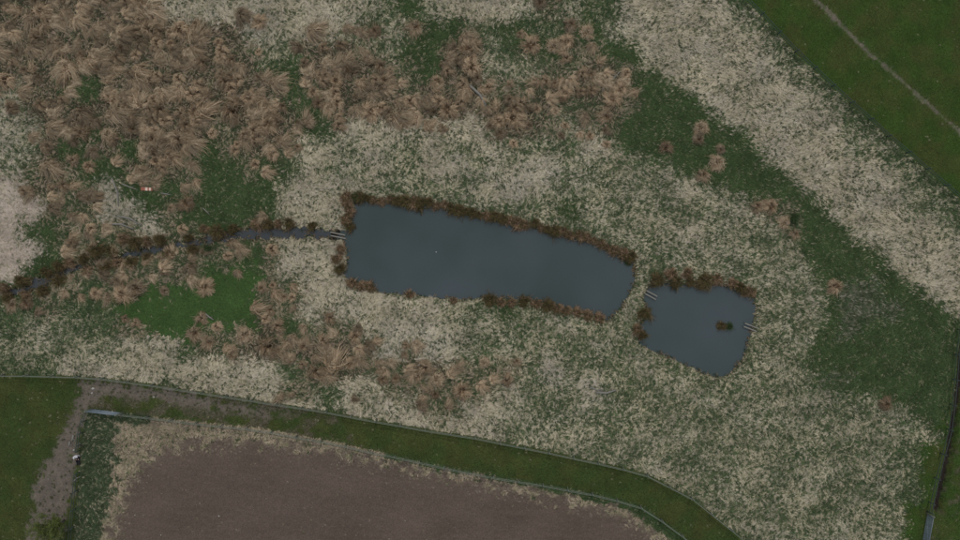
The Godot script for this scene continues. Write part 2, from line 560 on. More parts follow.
func setup() -> void:
	for c in [[n_big, 11, 0.011], [n_mid, 12, 0.045], [n_fine, 13, 0.16], [n_jx, 14, 0.075], [n_jy, 15, 0.075], [n_flow, 16, 0.02]]:
		var n: FastNoiseLite = c[0]
		n.seed = c[1]
		n.frequency = c[2]
		n.fractal_octaves = 3
		n.noise_type = FastNoiseLite.TYPE_SIMPLEX_SMOOTH
	SOUTH = FENCE_A.duplicate()
	SOUTH.append_array([Vector2(800, 900), Vector2(-300, 900), Vector2(-300, 373)])
	INNER = PackedVector2Array([Vector2(90, 409)])
	INNER.append_array(FENCE_B)
	INNER.append_array([Vector2(750, 900), Vector2(60, 900), Vector2(74, 540), Vector2(77, 500), Vector2(80, 470), Vector2(84, 428)])
	LAWN = FENCE_D.duplicate()
	LAWN.append_array([Vector2(1300, 500), Vector2(1300, -300), Vector2(450, -300)])
	EAST = PackedVector2Array([Vector2(985, 200), Vector2(975, 260), Vector2(953, 370), Vector2(947, 427), Vector2(930, 493), Vector2(927, 511), Vector2(921, 540), Vector2(905, 620), Vector2(905, 900), Vector2(1300, 900), Vector2(1300, 200)])
	g_pond_a = raster_poly(POND_A, 24)
	g_pond_b = raster_poly(POND_B, 24)
	g_stream = raster_line(STREAM, STREAM_W, 30)
	g_ditch = raster_line(DITCH, PackedFloat32Array([2.6]), 30)
	g_foot = raster_line(FOOTPATH, PackedFloat32Array([2.3]), 30)
	g_field = raster_poly(FIELD, 60)
	g_path = raster_poly(PATH, 30)
	g_south = raster_poly(SOUTH, 30)
	g_inner = raster_poly(INNER, 30)
	g_lawn = raster_poly(LAWN, 30)
	g_east = raster_poly(EAST, 30)
	g_band = raster_poly(BAND, 30)
	g_clear = raster_poly(CLEARING, 30)

func axis(half: float, step: float) -> PackedFloat32Array:
	var out := PackedFloat32Array()
	var n := int(half / step)
	for i in range(-n, n + 1): out.append(i * step)
	var grow := step
	while out[-1] < 900.0:
		grow *= 1.35
		out.append(out[-1] + grow)
		out.insert(0, -out[-1])
	return out

func build_terrain() -> void:
	var xs := axis(57.0, 0.2)
	var zs := axis(34.0, 0.2)
	var nx := xs.size()
	var nz := zs.size()
	var hs := PackedFloat32Array()
	hs.resize(nx * nz)
	var cs := PackedColorArray()
	cs.resize(nx * nz)
	var zn := PackedStringArray()
	zn.resize(nx * nz)
	for j in nz:
		for i in nx:
			var x := xs[i]
			var z := zs[j]
			var k := j * nx + i
			var far := absf(x) > 75.0 or absf(z) > 50.0
			hs[k] = height(x, z) if not far else height(clampf(x, -75, 75), clampf(z, -50, 50)) + 1.5 * n_big.get_noise_2d(x * 0.4, z * 0.4) * minf(1.0, maxf(absf(x) - 75.0, absf(z) - 50.0) / 60.0)
			var u := x / S + 480.0
			var v := z / S + 270.0
			var c := zone(u, v)
			zn[k] = c
			var b: Vector3 = GROUND[c]
			if not far and c != "w" and c != "D":
				for q in 3:
					var c2 := zone(u + rnd(-4.5, 4.5), v + rnd(-4.5, 4.5))
					b += GROUND[c2 if c2 != "w" else c]
				b *= 0.25
			var f := 1.0 + 0.28 * n_fine.get_noise_2d(u, v) + 0.18 * n_mid.get_noise_2d(u + 900.0, v)
			if c == "d":   # drill lines along the field
				var along := Vector2(0.975, 0.22)
				var q := Vector2(u, v)
				f = 1.0 + 0.13 * n_fine.get_noise_2d(q.dot(along) * 0.12, q.dot(along.orthogonal()) * 1.8) + 0.10 * n_mid.get_noise_2d(u * 0.3, v * 0.8) + 0.14 * n_fine.get_noise_2d(u, v) + 0.12 * n_big.get_noise_2d(u, v)
			if c == "n" or c == "l":
				b = b.lerp(Vector3(0.070, 0.078, 0.026), clampf(0.5 + n_mid.get_noise_2d(u * 0.6 + 77.0, v * 0.6) * 1.9, 0.0, 1.0) * 0.75)
			cs[k] = Color(b.x * f * 1.3, b.y * f * 1.3, b.z * f * 1.3)
	var kinds := {"ground": {}, "bare_field": {"d": 1}, "path": {"t": 1, "f": 1}}
	var index := {"ground": PackedInt32Array(), "bare_field": PackedInt32Array(), "path": PackedInt32Array()}
	for j in nz - 1:
		for i in nx - 1:
			var k := j * nx + i
			var c := zn[k]
			var which := "bare_field" if c == "d" else ("path" if c == "t" or c == "f" else "ground")
			var a: PackedInt32Array = index[which]
			a.append_array([k, k + 1, k + nx, k + 1, k + nx + 1, k + nx])
	var soil := noise_tex(0.03, 0.5, 1.0, 1024, 6, 5)
	var relief := noise_tex(0.035, 0.0, 1.0, 1024, 6, 8)
	var gm := StandardMaterial3D.new()
	gm.vertex_color_use_as_albedo = true
	gm.albedo_texture = soil
	gm.uv1_triplanar = true
	gm.uv1_world_triplanar = true
	gm.uv1_scale = Vector3.ONE * 0.16
	gm.roughness = 0.95
	gm.metallic_specular = 0.2
	gm.heightmap_enabled = true
	gm.heightmap_texture = relief
	gm.heightmap_scale = 4.0
	var fm: StandardMaterial3D = gm.duplicate()
	fm.uv1_scale = Vector3.ONE * 0.22
	fm.heightmap_scale = 2.0
	fm.albedo_texture = noise_tex(0.02, 0.70, 0.92, 1024, 6, 6)
	for which in index:
		var src: PackedInt32Array = index[which]
		var remap := PackedInt32Array()
		remap.resize(nx * nz)
		remap.fill(-1)
		var vv := PackedVector3Array()
		var nn := PackedVector3Array()
		var cc := PackedColorArray()
		var ii := PackedInt32Array()
		ii.resize(src.size())
		for q in src.size():
			var k := src[q]
			if remap[k] < 0:
				remap[k] = vv.size()
				var i := k % nx
				var j := k / nx
				vv.append(Vector3(xs[i], hs[k], zs[j]))
				var i0 := maxi(i - 1, 0)
				var i1 := mini(i + 1, nx - 1)
				var j0 := maxi(j - 1, 0)
				var j1 := mini(j + 1, nz - 1)
				var dx := (hs[j * nx + i1] - hs[j * nx + i0]) / (xs[i1] - xs[i0])
				var dz := (hs[j1 * nx + i] - hs[j0 * nx + i]) / (zs[j1] - zs[j0])
				nn.append(Vector3(-dx, 1, -dz).normalized())
				cc.append(cs[k])
			ii[q] = remap[k]
		var arr := []
		arr.resize(Mesh.ARRAY_MAX)
		arr[Mesh.ARRAY_VERTEX] = vv
		arr[Mesh.ARRAY_NORMAL] = nn
		arr[Mesh.ARRAY_COLOR] = cc
		arr[Mesh.ARRAY_INDEX] = ii
		var mesh := ArrayMesh.new()
		mesh.add_surface_from_arrays(Mesh.PRIMITIVE_TRIANGLES, arr)
		structure(which, mesh, gm if which == "ground" else fm)

func flat_mesh(poly: PackedVector2Array, y: float) -> ArrayMesh:
	var st := new_st()
	var tri := Geometry2D.triangulate_polygon(poly)
	for k in range(0, tri.size(), 3):
		var a := poly[tri[k]]
		var b := poly[tri[k + 1]]
		var c := poly[tri[k + 2]]
		if (b - a).cross(c - a) < 0.0:
			var t := b
			b = c
			c = t
		for p in [a, b, c]:
			st.set_normal(Vector3.UP)
			st.add_vertex(Vector3(p.x, y, p.y))
	return st.commit()

func build_water() -> void:
	var wm := mat(Vector3(0.037, 0.051, 0.056), 0.06, 0.5)
	var silt := noise_tex(0.005, 0.86, 1.0, 512, 3, 21)
	silt.color_ramp.set_color(0, Color(0.74, 0.82, 0.78))
	silt.color_ramp.set_color(1, Color(0.96, 0.97, 1.0))
	wm.albedo_texture = silt
	wm.uv1_triplanar = true
	wm.uv1_world_triplanar = true
	wm.uv1_scale = Vector3.ONE * 0.03
	var polys := [POND_A, POND_B]
	for k in 2:
		var big: PackedVector2Array = Geometry2D.offset_polygon(polys[k], 6.0)[0]
		var w := PackedVector2Array()
		for p in big: w.append(plan_world(p))
		structure(["large_pond", "small_pond"][k], flat_mesh(w, WATER_Y), wm)
	var left := PackedVector2Array()
	var right := PackedVector2Array()
	for k in range(1, STREAM.size()):
		var d := (STREAM[mini(k + 1, STREAM.size() - 1)] - STREAM[k - 1]).normalized().orthogonal()
		left.append(plan_world(STREAM[k] + d * 12.0))
		right.insert(0, plan_world(STREAM[k] - d * 12.0))
	left.append_array(right)
	var sw := mat(Vector3(0.024, 0.029, 0.034), 0.08, 0.5)
	structure("stream", flat_mesh(left, WATER_Y - 0.004), sw)

# ------------------------------------------------------------------ grass
const STRAW := {"c": [0.4, Vector3(0.22, 0.21, 0.13)], "p": [84.0, Vector3(0.46, 0.405, 0.305)], "m": [62.0, Vector3(0.43, 0.385, 0.28)], "h": [30.0, Vector3(0.33, 0.305, 0.215)], "g": [15.0, Vector3(0.23, 0.222, 0.145)],
	"G": [60.0, Vector3(0.43, 0.385, 0.305)], "W": [100.0, Vector3(0.46, 0.385, 0.325)], "B": [24.0, Vector3(0.26, 0.205, 0.15)], "b": [34.0, Vector3(0.28, 0.232, 0.168)],
	"e": [14.0, Vector3(0.25, 0.235, 0.19)], "s": [52.0, Vector3(0.33, 0.272, 0.20)], "R": [18.0, Vector3(0.26, 0.245, 0.175)], "d": [0.3, Vector3(0.22, 0.18, 0.15)],
	"n": [0.25, Vector3(0.20, 0.20, 0.12)], "l": [0.3, Vector3(0.20, 0.185, 0.12)], "k": [1.5, Vector3(0.20, 0.18, 0.125)], "t": [1.0, Vector3(0.2, 0.175, 0.145)], "u": [22.0, Vector3(0.27, 0.23, 0.16)]}
const GREEN := {"c": [60.0, Vector3(0.055, 0.108, 0.032)], "p": [14.0, Vector3(0.11, 0.13, 0.068)], "m": [36.0, Vector3(0.085, 0.122, 0.058)], "h": [44.0, Vector3(0.068, 0.105, 0.046)], "g": [60.0, Vector3(0.057, 0.093, 0.037)],
	"b": [26.0, Vector3(0.062, 0.09, 0.042)], "B": [9.0, Vector3(0.06, 0.078, 0.042)], "e": [24.0, Vector3(0.066, 0.094, 0.048)], "R": [58.0, Vector3(0.056, 0.082, 0.042)],
	"n": [66.0, Vector3(0.046, 0.088, 0.019)], "l": [66.0, Vector3(0.050, 0.078, 0.022)], "k": [24.0, Vector3(0.066, 0.076, 0.034)], "s": [7.0, Vector3(0.06, 0.088, 0.04)], "G": [22.0, Vector3(0.07, 0.095, 0.05)], "u": [14.0, Vector3(0.052, 0.078, 0.036)], "t": [2.5, Vector3(0.06, 0.072, 0.034)]}

func build_grass() -> void:
	var straw := [wisp(7, 0.30, 0.07, 0.04), wisp(9, 0.38, 0.09, 0.05), wisp(6, 0.22, 0.06, 0.035), wisp(9, 0.52, 0.08, 0.05), straw_clump(12, 0.15, 0.05, 0.8, 0.02), straw_clump(30, 0.21, 0.12, 0.45, 0.022)]
	var green := [green_tuft(16, 0.15, 0.12, 0.020), green_tuft(22, 0.20, 0.15, 0.022), green_tuft(14, 0.11, 0.05, 0.018)]
	var ss := []
	for k in straw.size(): ss.append(Scatter.new())
	var gs := []
	for k in green.size(): gs.append(Scatter.new())
	var lawn := [Scatter.new(), Scatter.new(), Scatter.new()]
	var half_x := 57.0
	var half_z := 34.0
	var area := half_x * half_z * 4.0
	var tries := int(area * 118.0)
	for k in tries:
		var x := rnd(-half_x, half_x)
		var z := rnd(-half_z, half_z)
		var u := x / S + 480.0
		var v := z / S + 270.0
		var c := zone(u, v)
		if c == "w":      # sprigs that root in the shallows and fray the waterline
			if rng.randf() < 0.35 and water_dist(u, v) > -2.6 and n_fine.get_noise_2d(u * 0.7 + 9.0, v * 0.7) > 0.02:
				var rusty := rng.randf() < 0.4
				var s5: Scatter = ss[1] if rusty else gs[0]
				s5.where.append(Transform3D(Basis(Vector3.UP, rnd(0, TAU)).scaled(Vector3(0.9, 2.2, 0.9)), Vector3(x, height(x, z) + (0.06 if rusty else 0.0), z)))
				s5.tint.append(Color(0.17, 0.12, 0.075) * rnd(0.7, 1.2) if rusty else Color(0.04, 0.058, 0.026) * rnd(0.7, 1.2))
			continue
		if c == "D" or c == "f": continue
		if c != "u" and c != "c" and at(g_south, u, v) > 2.0 and at(g_lawn, u, v) > 2.0:   # covers run into one another
			var c3 := zone(u + rng.randfn(0.0, 4.0), v + rng.randfn(0.0, 4.0))
			if STRAW.has(c3) and c3 not in ["d", "t", "k", "l", "n", "R", "s"]: c = c3
		var dice := rng.randf() * 118.0
		var patch := n_fine.get_noise_2d(u * 0.9 + 50.0, v * 0.9)
		if STRAW.has(c):
			var want: float = STRAW[c][0]
			if c == "m" or c == "h" or c == "p" or c == "b" or c == "G" or c == "s" or c == "g": want *= clampf(1.0 + patch * 0.9 + n_mid.get_noise_2d(u * 0.5 + 40.0, v * 0.9) * 0.85, 0.2, 1.8)
			if c == "d":
				var edge := at(g_field, u, v)
				if edge > -22.0: want += 5.0 * 7.0 * pow(clampf(1.0 + edge / 22.0, 0.0, 1.0), 2.0) * clampf(0.5 + 2.0 * patch, 0.0, 1.0)
			if dice < want:
				var which := rng.randi() % 4
				if (c == "p" or c == "m" or c == "s" or c == "b") and rng.randf() < 0.04: which = 5
				if c == "d" or c == "n" or c == "t" or c == "l" or c == "k" or (c == "s" and rng.randf() < 0.25): which = 4
				if c == "W" or c == "G": which = 3 if rng.randf() < 0.7 else 1
				var ang := n_flow.get_noise_2d(u, v) * 4.5 + rng.randfn(0.0, 0.34)
				if c == "d": ang = -0.22 + rnd(-0.5, 0.5)
				if u > 620.0 and v < 330.0: ang = -0.15 + n_flow.get_noise_2d(u, v) * 1.6 + rng.randfn(0.0, 0.3)
				var sc := rnd(0.6, 1.15) * (0.85 if c == "m" or c == "h" or c == "g" else 1.0)
				var b := Basis(Vector3.UP, ang).scaled(Vector3(sc, sc * rnd(0.7, 1.3), sc * rnd(0.75, 1.1)))
				var s: Scatter = ss[which]
				s.where.append(Transform3D(b, Vector3(x, height(x, z) - 0.005, z)))
				var t: Vector3 = STRAW[c][1]
				var f := rnd(0.82, 1.14) * (1.0 + 0.24 * n_mid.get_noise_2d(u * 0.6, v * 0.9 + 500.0) + 0.22 * n_big.get_noise_2d(u * 1.5 + 80.0, v * 1.5))
				var grey := clampf(0.4 + n_mid.get_noise_2d(u * 0.5 + 200.0, v * 0.5), 0.0, 1.0) * 0.45
				t = t.lerp(Vector3(0.37, 0.345, 0.295) if t.x > 0.35 else t, grey)
				if rng.randf() < (0.42 if u > 600.0 and v > 330.0 else 0.3): t = t.lerp(Vector3(0.15, 0.16, 0.085), rnd(0.3, 0.8))
				s.tint.append(Color(t.x * f, t.y * f * rnd(0.97, 1.02), t.z * f * rnd(0.93, 1.05)))
				continue
		dice = rng.randf() * 118.0
		if (c == "p" or c == "m" or c == "h") and dice > 118.0 - 13.0:   # dark rush sprouts between the straw
			var b4 := Basis(Vector3.UP, rnd(0, TAU)).scaled(Vector3.ONE * rnd(0.7, 1.2))
			var s4: Scatter = gs[0]
			s4.where.append(Transform3D(b4, Vector3(x, height(x, z) + 0.04, z)))
			var f4 := rnd(0.75, 1.2)
			s4.tint.append(Color(0.042 * f4, 0.07 * f4, 0.034 * f4))
			continue
		if GREEN.has(c):
			var want2: float = GREEN[c][0]
			if dice < want2:
				var short := c == "c" or c == "n" or c == "l" or c == "k"
				var which2 := 2 if short else (0 if rng.randf() < 0.6 else 1)
				var sc2 := rnd(0.7, 1.3)
				var b2 := Basis(Vector3.UP, rnd(0, TAU)).scaled(Vector3(sc2, sc2 * rnd(0.7, 1.2), sc2))
				var s2: Scatter = lawn[2] if short else gs[which2]
				s2.where.append(Transform3D(b2, Vector3(x, height(x, z) - 0.005, z)))
				var t2: Vector3 = GREEN[c][1]
				var f2 := rnd(0.75, 1.25) * (1.0 + 0.3 * n_mid.get_noise_2d(u * 0.8 + 10.0, v * 0.8 + 333.0))
				if short and c != "c": t2 = t2.lerp(Vector3(0.074, 0.080, 0.026), clampf(0.5 + n_mid.get_noise_2d(u * 0.6 + 77.0, v * 0.6) * 1.6, 0.0, 1.0) * 0.5)
				s2.tint.append(Color(t2.x * f2 * rnd(0.9, 1.15), t2.y * f2, t2.z * f2))
	var bm := blade_mat(0.8)
	scatter_node("clumps", straw, ss, bm, stuff("pale_grass", "pale bleached dead grass lying in tufts over the meadow", "grass"))
	scatter_node("tufts", green, gs, bm, stuff("green_grass", "rough dark green grass growing between the pale straw", "grass"))
	scatter_node("blades", green, lawn, bm, stuff("short_grass", "short mown grass on the fields beyond the fences", "grass"))
	# crumbs of earth on the bare field and the trodden track
	var clods := []
	for k in 3: clods.append(clod(0.5))
	var cs := [Scatter.new(), Scatter.new(), Scatter.new()]
	for k in 14000:
		var x := rnd(-48, 28)
		var z := rnd(10, half_z)
		var u := x / S + 480.0
		var v := z / S + 270.0
		var c := zone(u, v)
		if c != "d" and not (c == "t" and rng.randf() < 0.3): continue
		var s: Scatter = cs[rng.randi() % 3]
		var r := 0.03 + 0.11 * pow(rng.randf(), 3.0)
		s.where.append(Transform3D(Basis(Vector3.UP, rnd(0, TAU)).scaled(Vector3(r * rnd(0.8, 1.5), r * 0.7, r)), Vector3(x, height(x, z), z)))
		var f := rnd(0.75, 1.35)
		s.tint.append(Color(0.105 * f, 0.082 * f, 0.073 * f))
	scatter_node("clods", clods, cs, bm, stuff("soil_clods", "small clods of dry purple brown soil strewn on the bare field", "soil"))

func clod(r: float) -> ArrayMesh:
	var st := new_st()
	st.set_smooth_group(-1)
	var rings := 4
	var sides := 7
	var grid := []
	for j in rings + 1:
		var row := []
		for i in sides:
			var th := PI * j / rings
			var ph := TAU * i / sides
			var q := r * (1.0 if j == 0 or j == rings else rnd(0.75, 1.2))
			row.append(Vector3(sin(th) * cos(ph), cos(th), sin(th) * sin(ph)) * q)
		grid.append(row)
	for j in rings:
		for i in sides:
			var t := (i + 1) % sides
			st.set_color(Color(1, 1, 1) * 1.0)
			for p in [grid[j][i], grid[j][t], grid[j + 1][i], grid[j][t], grid[j + 1][t], grid[j + 1][i]]: st.add_vertex(p)
	st.generate_normals()
	return st.commit()

# ------------------------------------------------------------------ rushes
const TAN := [Vector3(0.33, 0.26, 0.18), Vector3(0.275, 0.21, 0.14), Vector3(0.39, 0.32, 0.232), Vector3(0.20, 0.148, 0.096), Vector3(0.305, 0.232, 0.155), Vector3(0.35, 0.285, 0.202)]
const RUST := [Vector3(0.15, 0.098, 0.060), Vector3(0.10, 0.069, 0.044), Vector3(0.18, 0.118, 0.072)]

func build_rushes() -> void:
	var skirts := []
	var hearts := []
	var wholes := []
	for k in 18:
		var sweep: Vector2 = Vector2.RIGHT * [0.0, 0.25, 0.7, 0.1, 0.9, 0.45][k % 6]
		var h := rnd(0.45, 0.75)
		var curl := rnd(0.25, 0.9)
		var own: Array = []
		var bright: float = [1.02, 0.70, 1.25, 0.85, 1.1, 0.56][(k * 5 + k / 6) % 6]
		var redder := rnd(0.0, 1.0)
		for c in TAN: own.append(Vector3(c.x, c.y * (1.0 - 0.06 * redder), c.z * (1.0 - 0.1 * redder)) * bright)
		var keep := rng.state
		var a := new_st()
		rush_skirt(a, 440, h, sweep, curl, 0.0295, own, rnd(0.12, 0.24))
		skirts.append(done(a))
		var b := new_st()
		rush_heart(b, 80, h * 0.8, 0.34, 0.034, RUST)
		hearts.append(done(b))
		rng.state = keep
		var w := new_st()
		rush_skirt(w, 440, h, sweep, curl, 0.0295, own, rnd(0.12, 0.24))
		rush_heart(w, 80, h * 0.8, 0.34, 0.034, RUST)
		wholes.append(done(w))
	# tussocks that stand alone, with what tells each one apart
	var lone := [
		[530, 46, 10, "lone brown rush tussock in green gap left of twin tussocks above large pond"],
		[553, 47, 9, "left one of two touching brown rush tussocks in the upper middle"],
		[567, 42, 8, "right one of two touching brown rush tussocks in the upper middle"],
		[571, 25, 8, "upper of two dark hearted rush tussocks near the top edge"],
		[586, 33, 9, "lower of two dark hearted rush tussocks near the top edge"],
		[539, 4, 8, "brown rush tussock cut by the top edge of the picture"],
		[520, 34, 6, "small brown rush tussock beside the grey flattened straw"],
		[375, 31, 8, "small dark rush tussock alone in pale straw near top"],
		[416, 28, 9, "reddish rush tussock in pale straw right of the small dark one"],
		[260, 23, 8, "lone dark centred rush tussock in pale straw near the top left stand"],
		[621, 89, 8, "round rush tussock at right end of the brown band"],
		[612, 100, 9, "large rush tussock just below the round one at band end"],
		[606, 117, 9, "lowest pale rush tussock at right end of the brown band"],
		[665, 148, 8, "lone brown rush tussock nearest the pale edge on the green strip"],
		[700, 128, 9, "tallest lone rush tussock on the green strip, closest to the pale slope"],
		[698, 140, 7, "rush tussock touching the lower side of the tall one on the green strip"],
		[720, 150, 6, "round tan rush tussock above the star shaped one on green strip"],
		[717, 163, 10, "star shaped rush tussock on the green strip"],
		[703, 175, 8, "rush tussock half sunk in the pale grass edge below green strip"],
		[757, 206, 8, "left rush tussock of the group where green strip narrows"],
		[770, 207, 8, "right rush tussock of the group where green strip narrows"],
		[783, 223, 8, "fluffy rust brown tussock at the edge of the green strip"],
		[795, 234, 6, "dark rush tussock just below the fluffy rust brown one"],
		[835, 286, 8, "lone rush tussock on the grey green flat right of small pond"],
		[885, 404, 8, "orange brown rush tussock alone in dark green grass lower right"],
		[205, 287, 9, "lone round rush tussock in the bright green clearing"],
		[123, 295, 10, "left half of the twin rush tussock at clearing's left edge"],
		[138, 289, 11, "right half of the twin rush tussock at clearing's left edge"],
		[187, 203, 10, "large pale rush tussock in green grass above the stream"],
		[171, 208, 5, "small round straw coloured tussock above the stream"],
		[210, 342, 9, "dark centred rush tussock at the lower tip of the clearing"],
		[196, 333, 9, "rush tussock at left end of the group below the clearing"],
		[246, 335, 10, "large smooth rush tussock right of the group below the clearing"],
		[304, 346, 9, "round pale rush tussock at right end of the lower group"],
		[262, 288, 7, "rush tussock at the right edge of the clearing, below the mud"],
		[437, 379, 9, "rounded rush tussock with dark eye in the lower middle group"],
		[462, 390, 9, "rush tussock with a pale tip at lower right of the middle group"],
		[484, 362, 7, "small dark rush tussock at upper right of the lower middle group"],
		[13, 305, 8, "left of two tan rush tussocks under the stream at left edge"],
		[28, 303, 8, "right of two tan rush tussocks under the stream at left edge"]]
	var all := []
	var used := []
	for l in lone:
		all.append([l[0], l[1], float(l[2]) * 1.15, l[3], true])
		used.append(Vector3(l[0], l[1], l[2]))
	var pitch := 10.2
	var v := -30.0
	while v < 430.0:
		var u := -40.0
		while u < 660.0:
			var pu := u + rnd(-4.5, 4.5)
			var pv := v + rnd(-4.5, 4.5)
			u += pitch
			if v > 412.0 - 0.0 or at(g_south, pu, pv) < 6.0 or at(g_clear, pu, pv) < -7.0 or water_dist(pu, pv) < 3.0: continue
			var c := zone(pu + rng.randfn(0.0, 6.0), pv + rng.randfn(0.0, 6.0))
			var p := 0.9 if c == "B" else (0.42 if c == "b" else 0.0)
			if c == "B" and n_fine.get_noise_2d(pu * 0.5 + 60.0, pv * 0.5) < -0.16: p = 0.22
			if c == "b" and at(g_stream, pu, pv) < 14.0: p = 0.6
			if p == 0.0 or rng.randf() > p: continue
			var r := rnd(5.8, 9.4) if c == "B" else rnd(5.0, 8.4)
			if c == "B" and rng.randf() < 0.16: r = rnd(10.5, 13.5)
			var ok := true
			for q in used:
				if Vector2(q.x, q.y).distance_to(Vector2(pu, pv)) < (q.z + r) * 0.75:
					ok = false
					break
			if not ok: continue
			var inside := pu > 3 and pu < 957 and pv > 3 and pv < 537
			all.append([pu, pv, r, "", inside])
		v += pitch
	var pick := []
	for k in all.size():
		if all[k][3] == "" and all[k][4]: pick.append(k)
	pick.sort_custom(func(a, b): return all[a][2] > all[b][2])
	var single := {}
	for k in mini(pick.size(), 300 - lone.size()): single[pick[k]] = true
	# name the ones of a stand by their row down and their place from the left
	var row_of := {}
	var byplace := single.keys()
	byplace.sort_custom(func(a, b): return all[a][0] < all[b][0])
	for k in byplace:
		var t: Array = all[k]
		var place := "patch below large pond"
		var first := 230.0
		if t[1] < 215 and t[0] < 310:
			place = "upper left stand"
			first = 0.0
		elif t[1] < 150:
			place = "band above large pond"
			first = 0.0
		elif t[0] < 250 and t[1] < 322:
			place = "scatter along the stream"
			first = 150.0
		var row := maxi(0, int((t[1] - first) / 18.0))
		var key := "%s %d" % [place, row]
		if not row_of.has(key): row_of[key] = 0
		t[3] = "%s rush tussock from left, %s row of %s" % [ORD[row_of[key]] + (" large" if t[2] > 9.9 else " brown"), ORD[row], place]
		t.append("rushes of the " + place)
		row_of[key] += 1
	var bm := blade_mat(0.85)
	var rest := []
	for k in wholes.size(): rest.append(Scatter.new())
	for k in all.size():
		var t: Array = all[k]
		var w := plan_world(Vector2(t[0], t[1]))
		var variant := rng.randi() % 18
		var r: float = t[2] * S * 1.02
		var turn := rnd(0, TAU)
		if t.size() > 5 or t[3] == "":      # in the stands most lie over with the wind
			if rng.randf() < 0.68: variant = [2, 4, 5, 8, 10, 11, 14, 16, 17][rng.randi() % 9]
			turn = -0.9 + n_flow.get_noise_2d(t[0] * 0.8, t[1] * 0.8) * 5.0 + rng.randfn(0.0, 0.5)
		var y := height(w.x, w.y) - 0.02
		var where := Vector3(w.x, y, w.y)
		var size := Vector3(r, r * rnd(0.8, 1.15), r)
		if t[3] != "" or single.has(k):
			if not single.has(k): variant = [0, 1, 3, 6, 7, 9][rng.randi() % 6]
			var label: String = t[3]
			var group: String = t[5] if t.size() > 5 else "lone rush tussocks"
			var o := thing("rush_tussock", label, "rush", where, turn, group)
			var m1 := part("collapsed_stems", skirts[variant], bm, o)
			m1.scale = size
			var m2 := part("standing_stems", hearts[variant], bm, o)
			m2.scale = size
		else:
			var s: Scatter = rest[variant]
			s.where.append(Transform3D(Basis(Vector3.UP, turn).scaled(size), where))
			var f := rnd(0.85, 1.15)
			s.tint.append(Color(f, f, f))
	print("tussocks ", all.size())
	scatter_node("rushes", wholes, rest, bm, stuff("rush_thicket", "brown dead rushes filling the gaps between the larger tussocks", "rushes"))

const ORD := ["first", "second", "third", "fourth", "fifth", "sixth", "seventh", "eighth", "ninth", "tenth", "eleventh", "twelfth", "thirteenth", "fourteenth", "fifteenth", "sixteenth", "seventeenth", "eighteenth", "nineteenth", "twentieth", "twenty-first", "twenty-second", "twenty-third", "twenty-fourth", "twenty-fifth", "twenty-sixth", "twenty-seventh", "twenty-eighth", "twenty-ninth", "thirtieth", "thirty-first", "thirty-second", "thirty-third", "thirty-fourth", "thirty-fifth", "thirty-sixth", "thirty-seventh", "thirty-eighth", "thirty-ninth", "fortieth"]

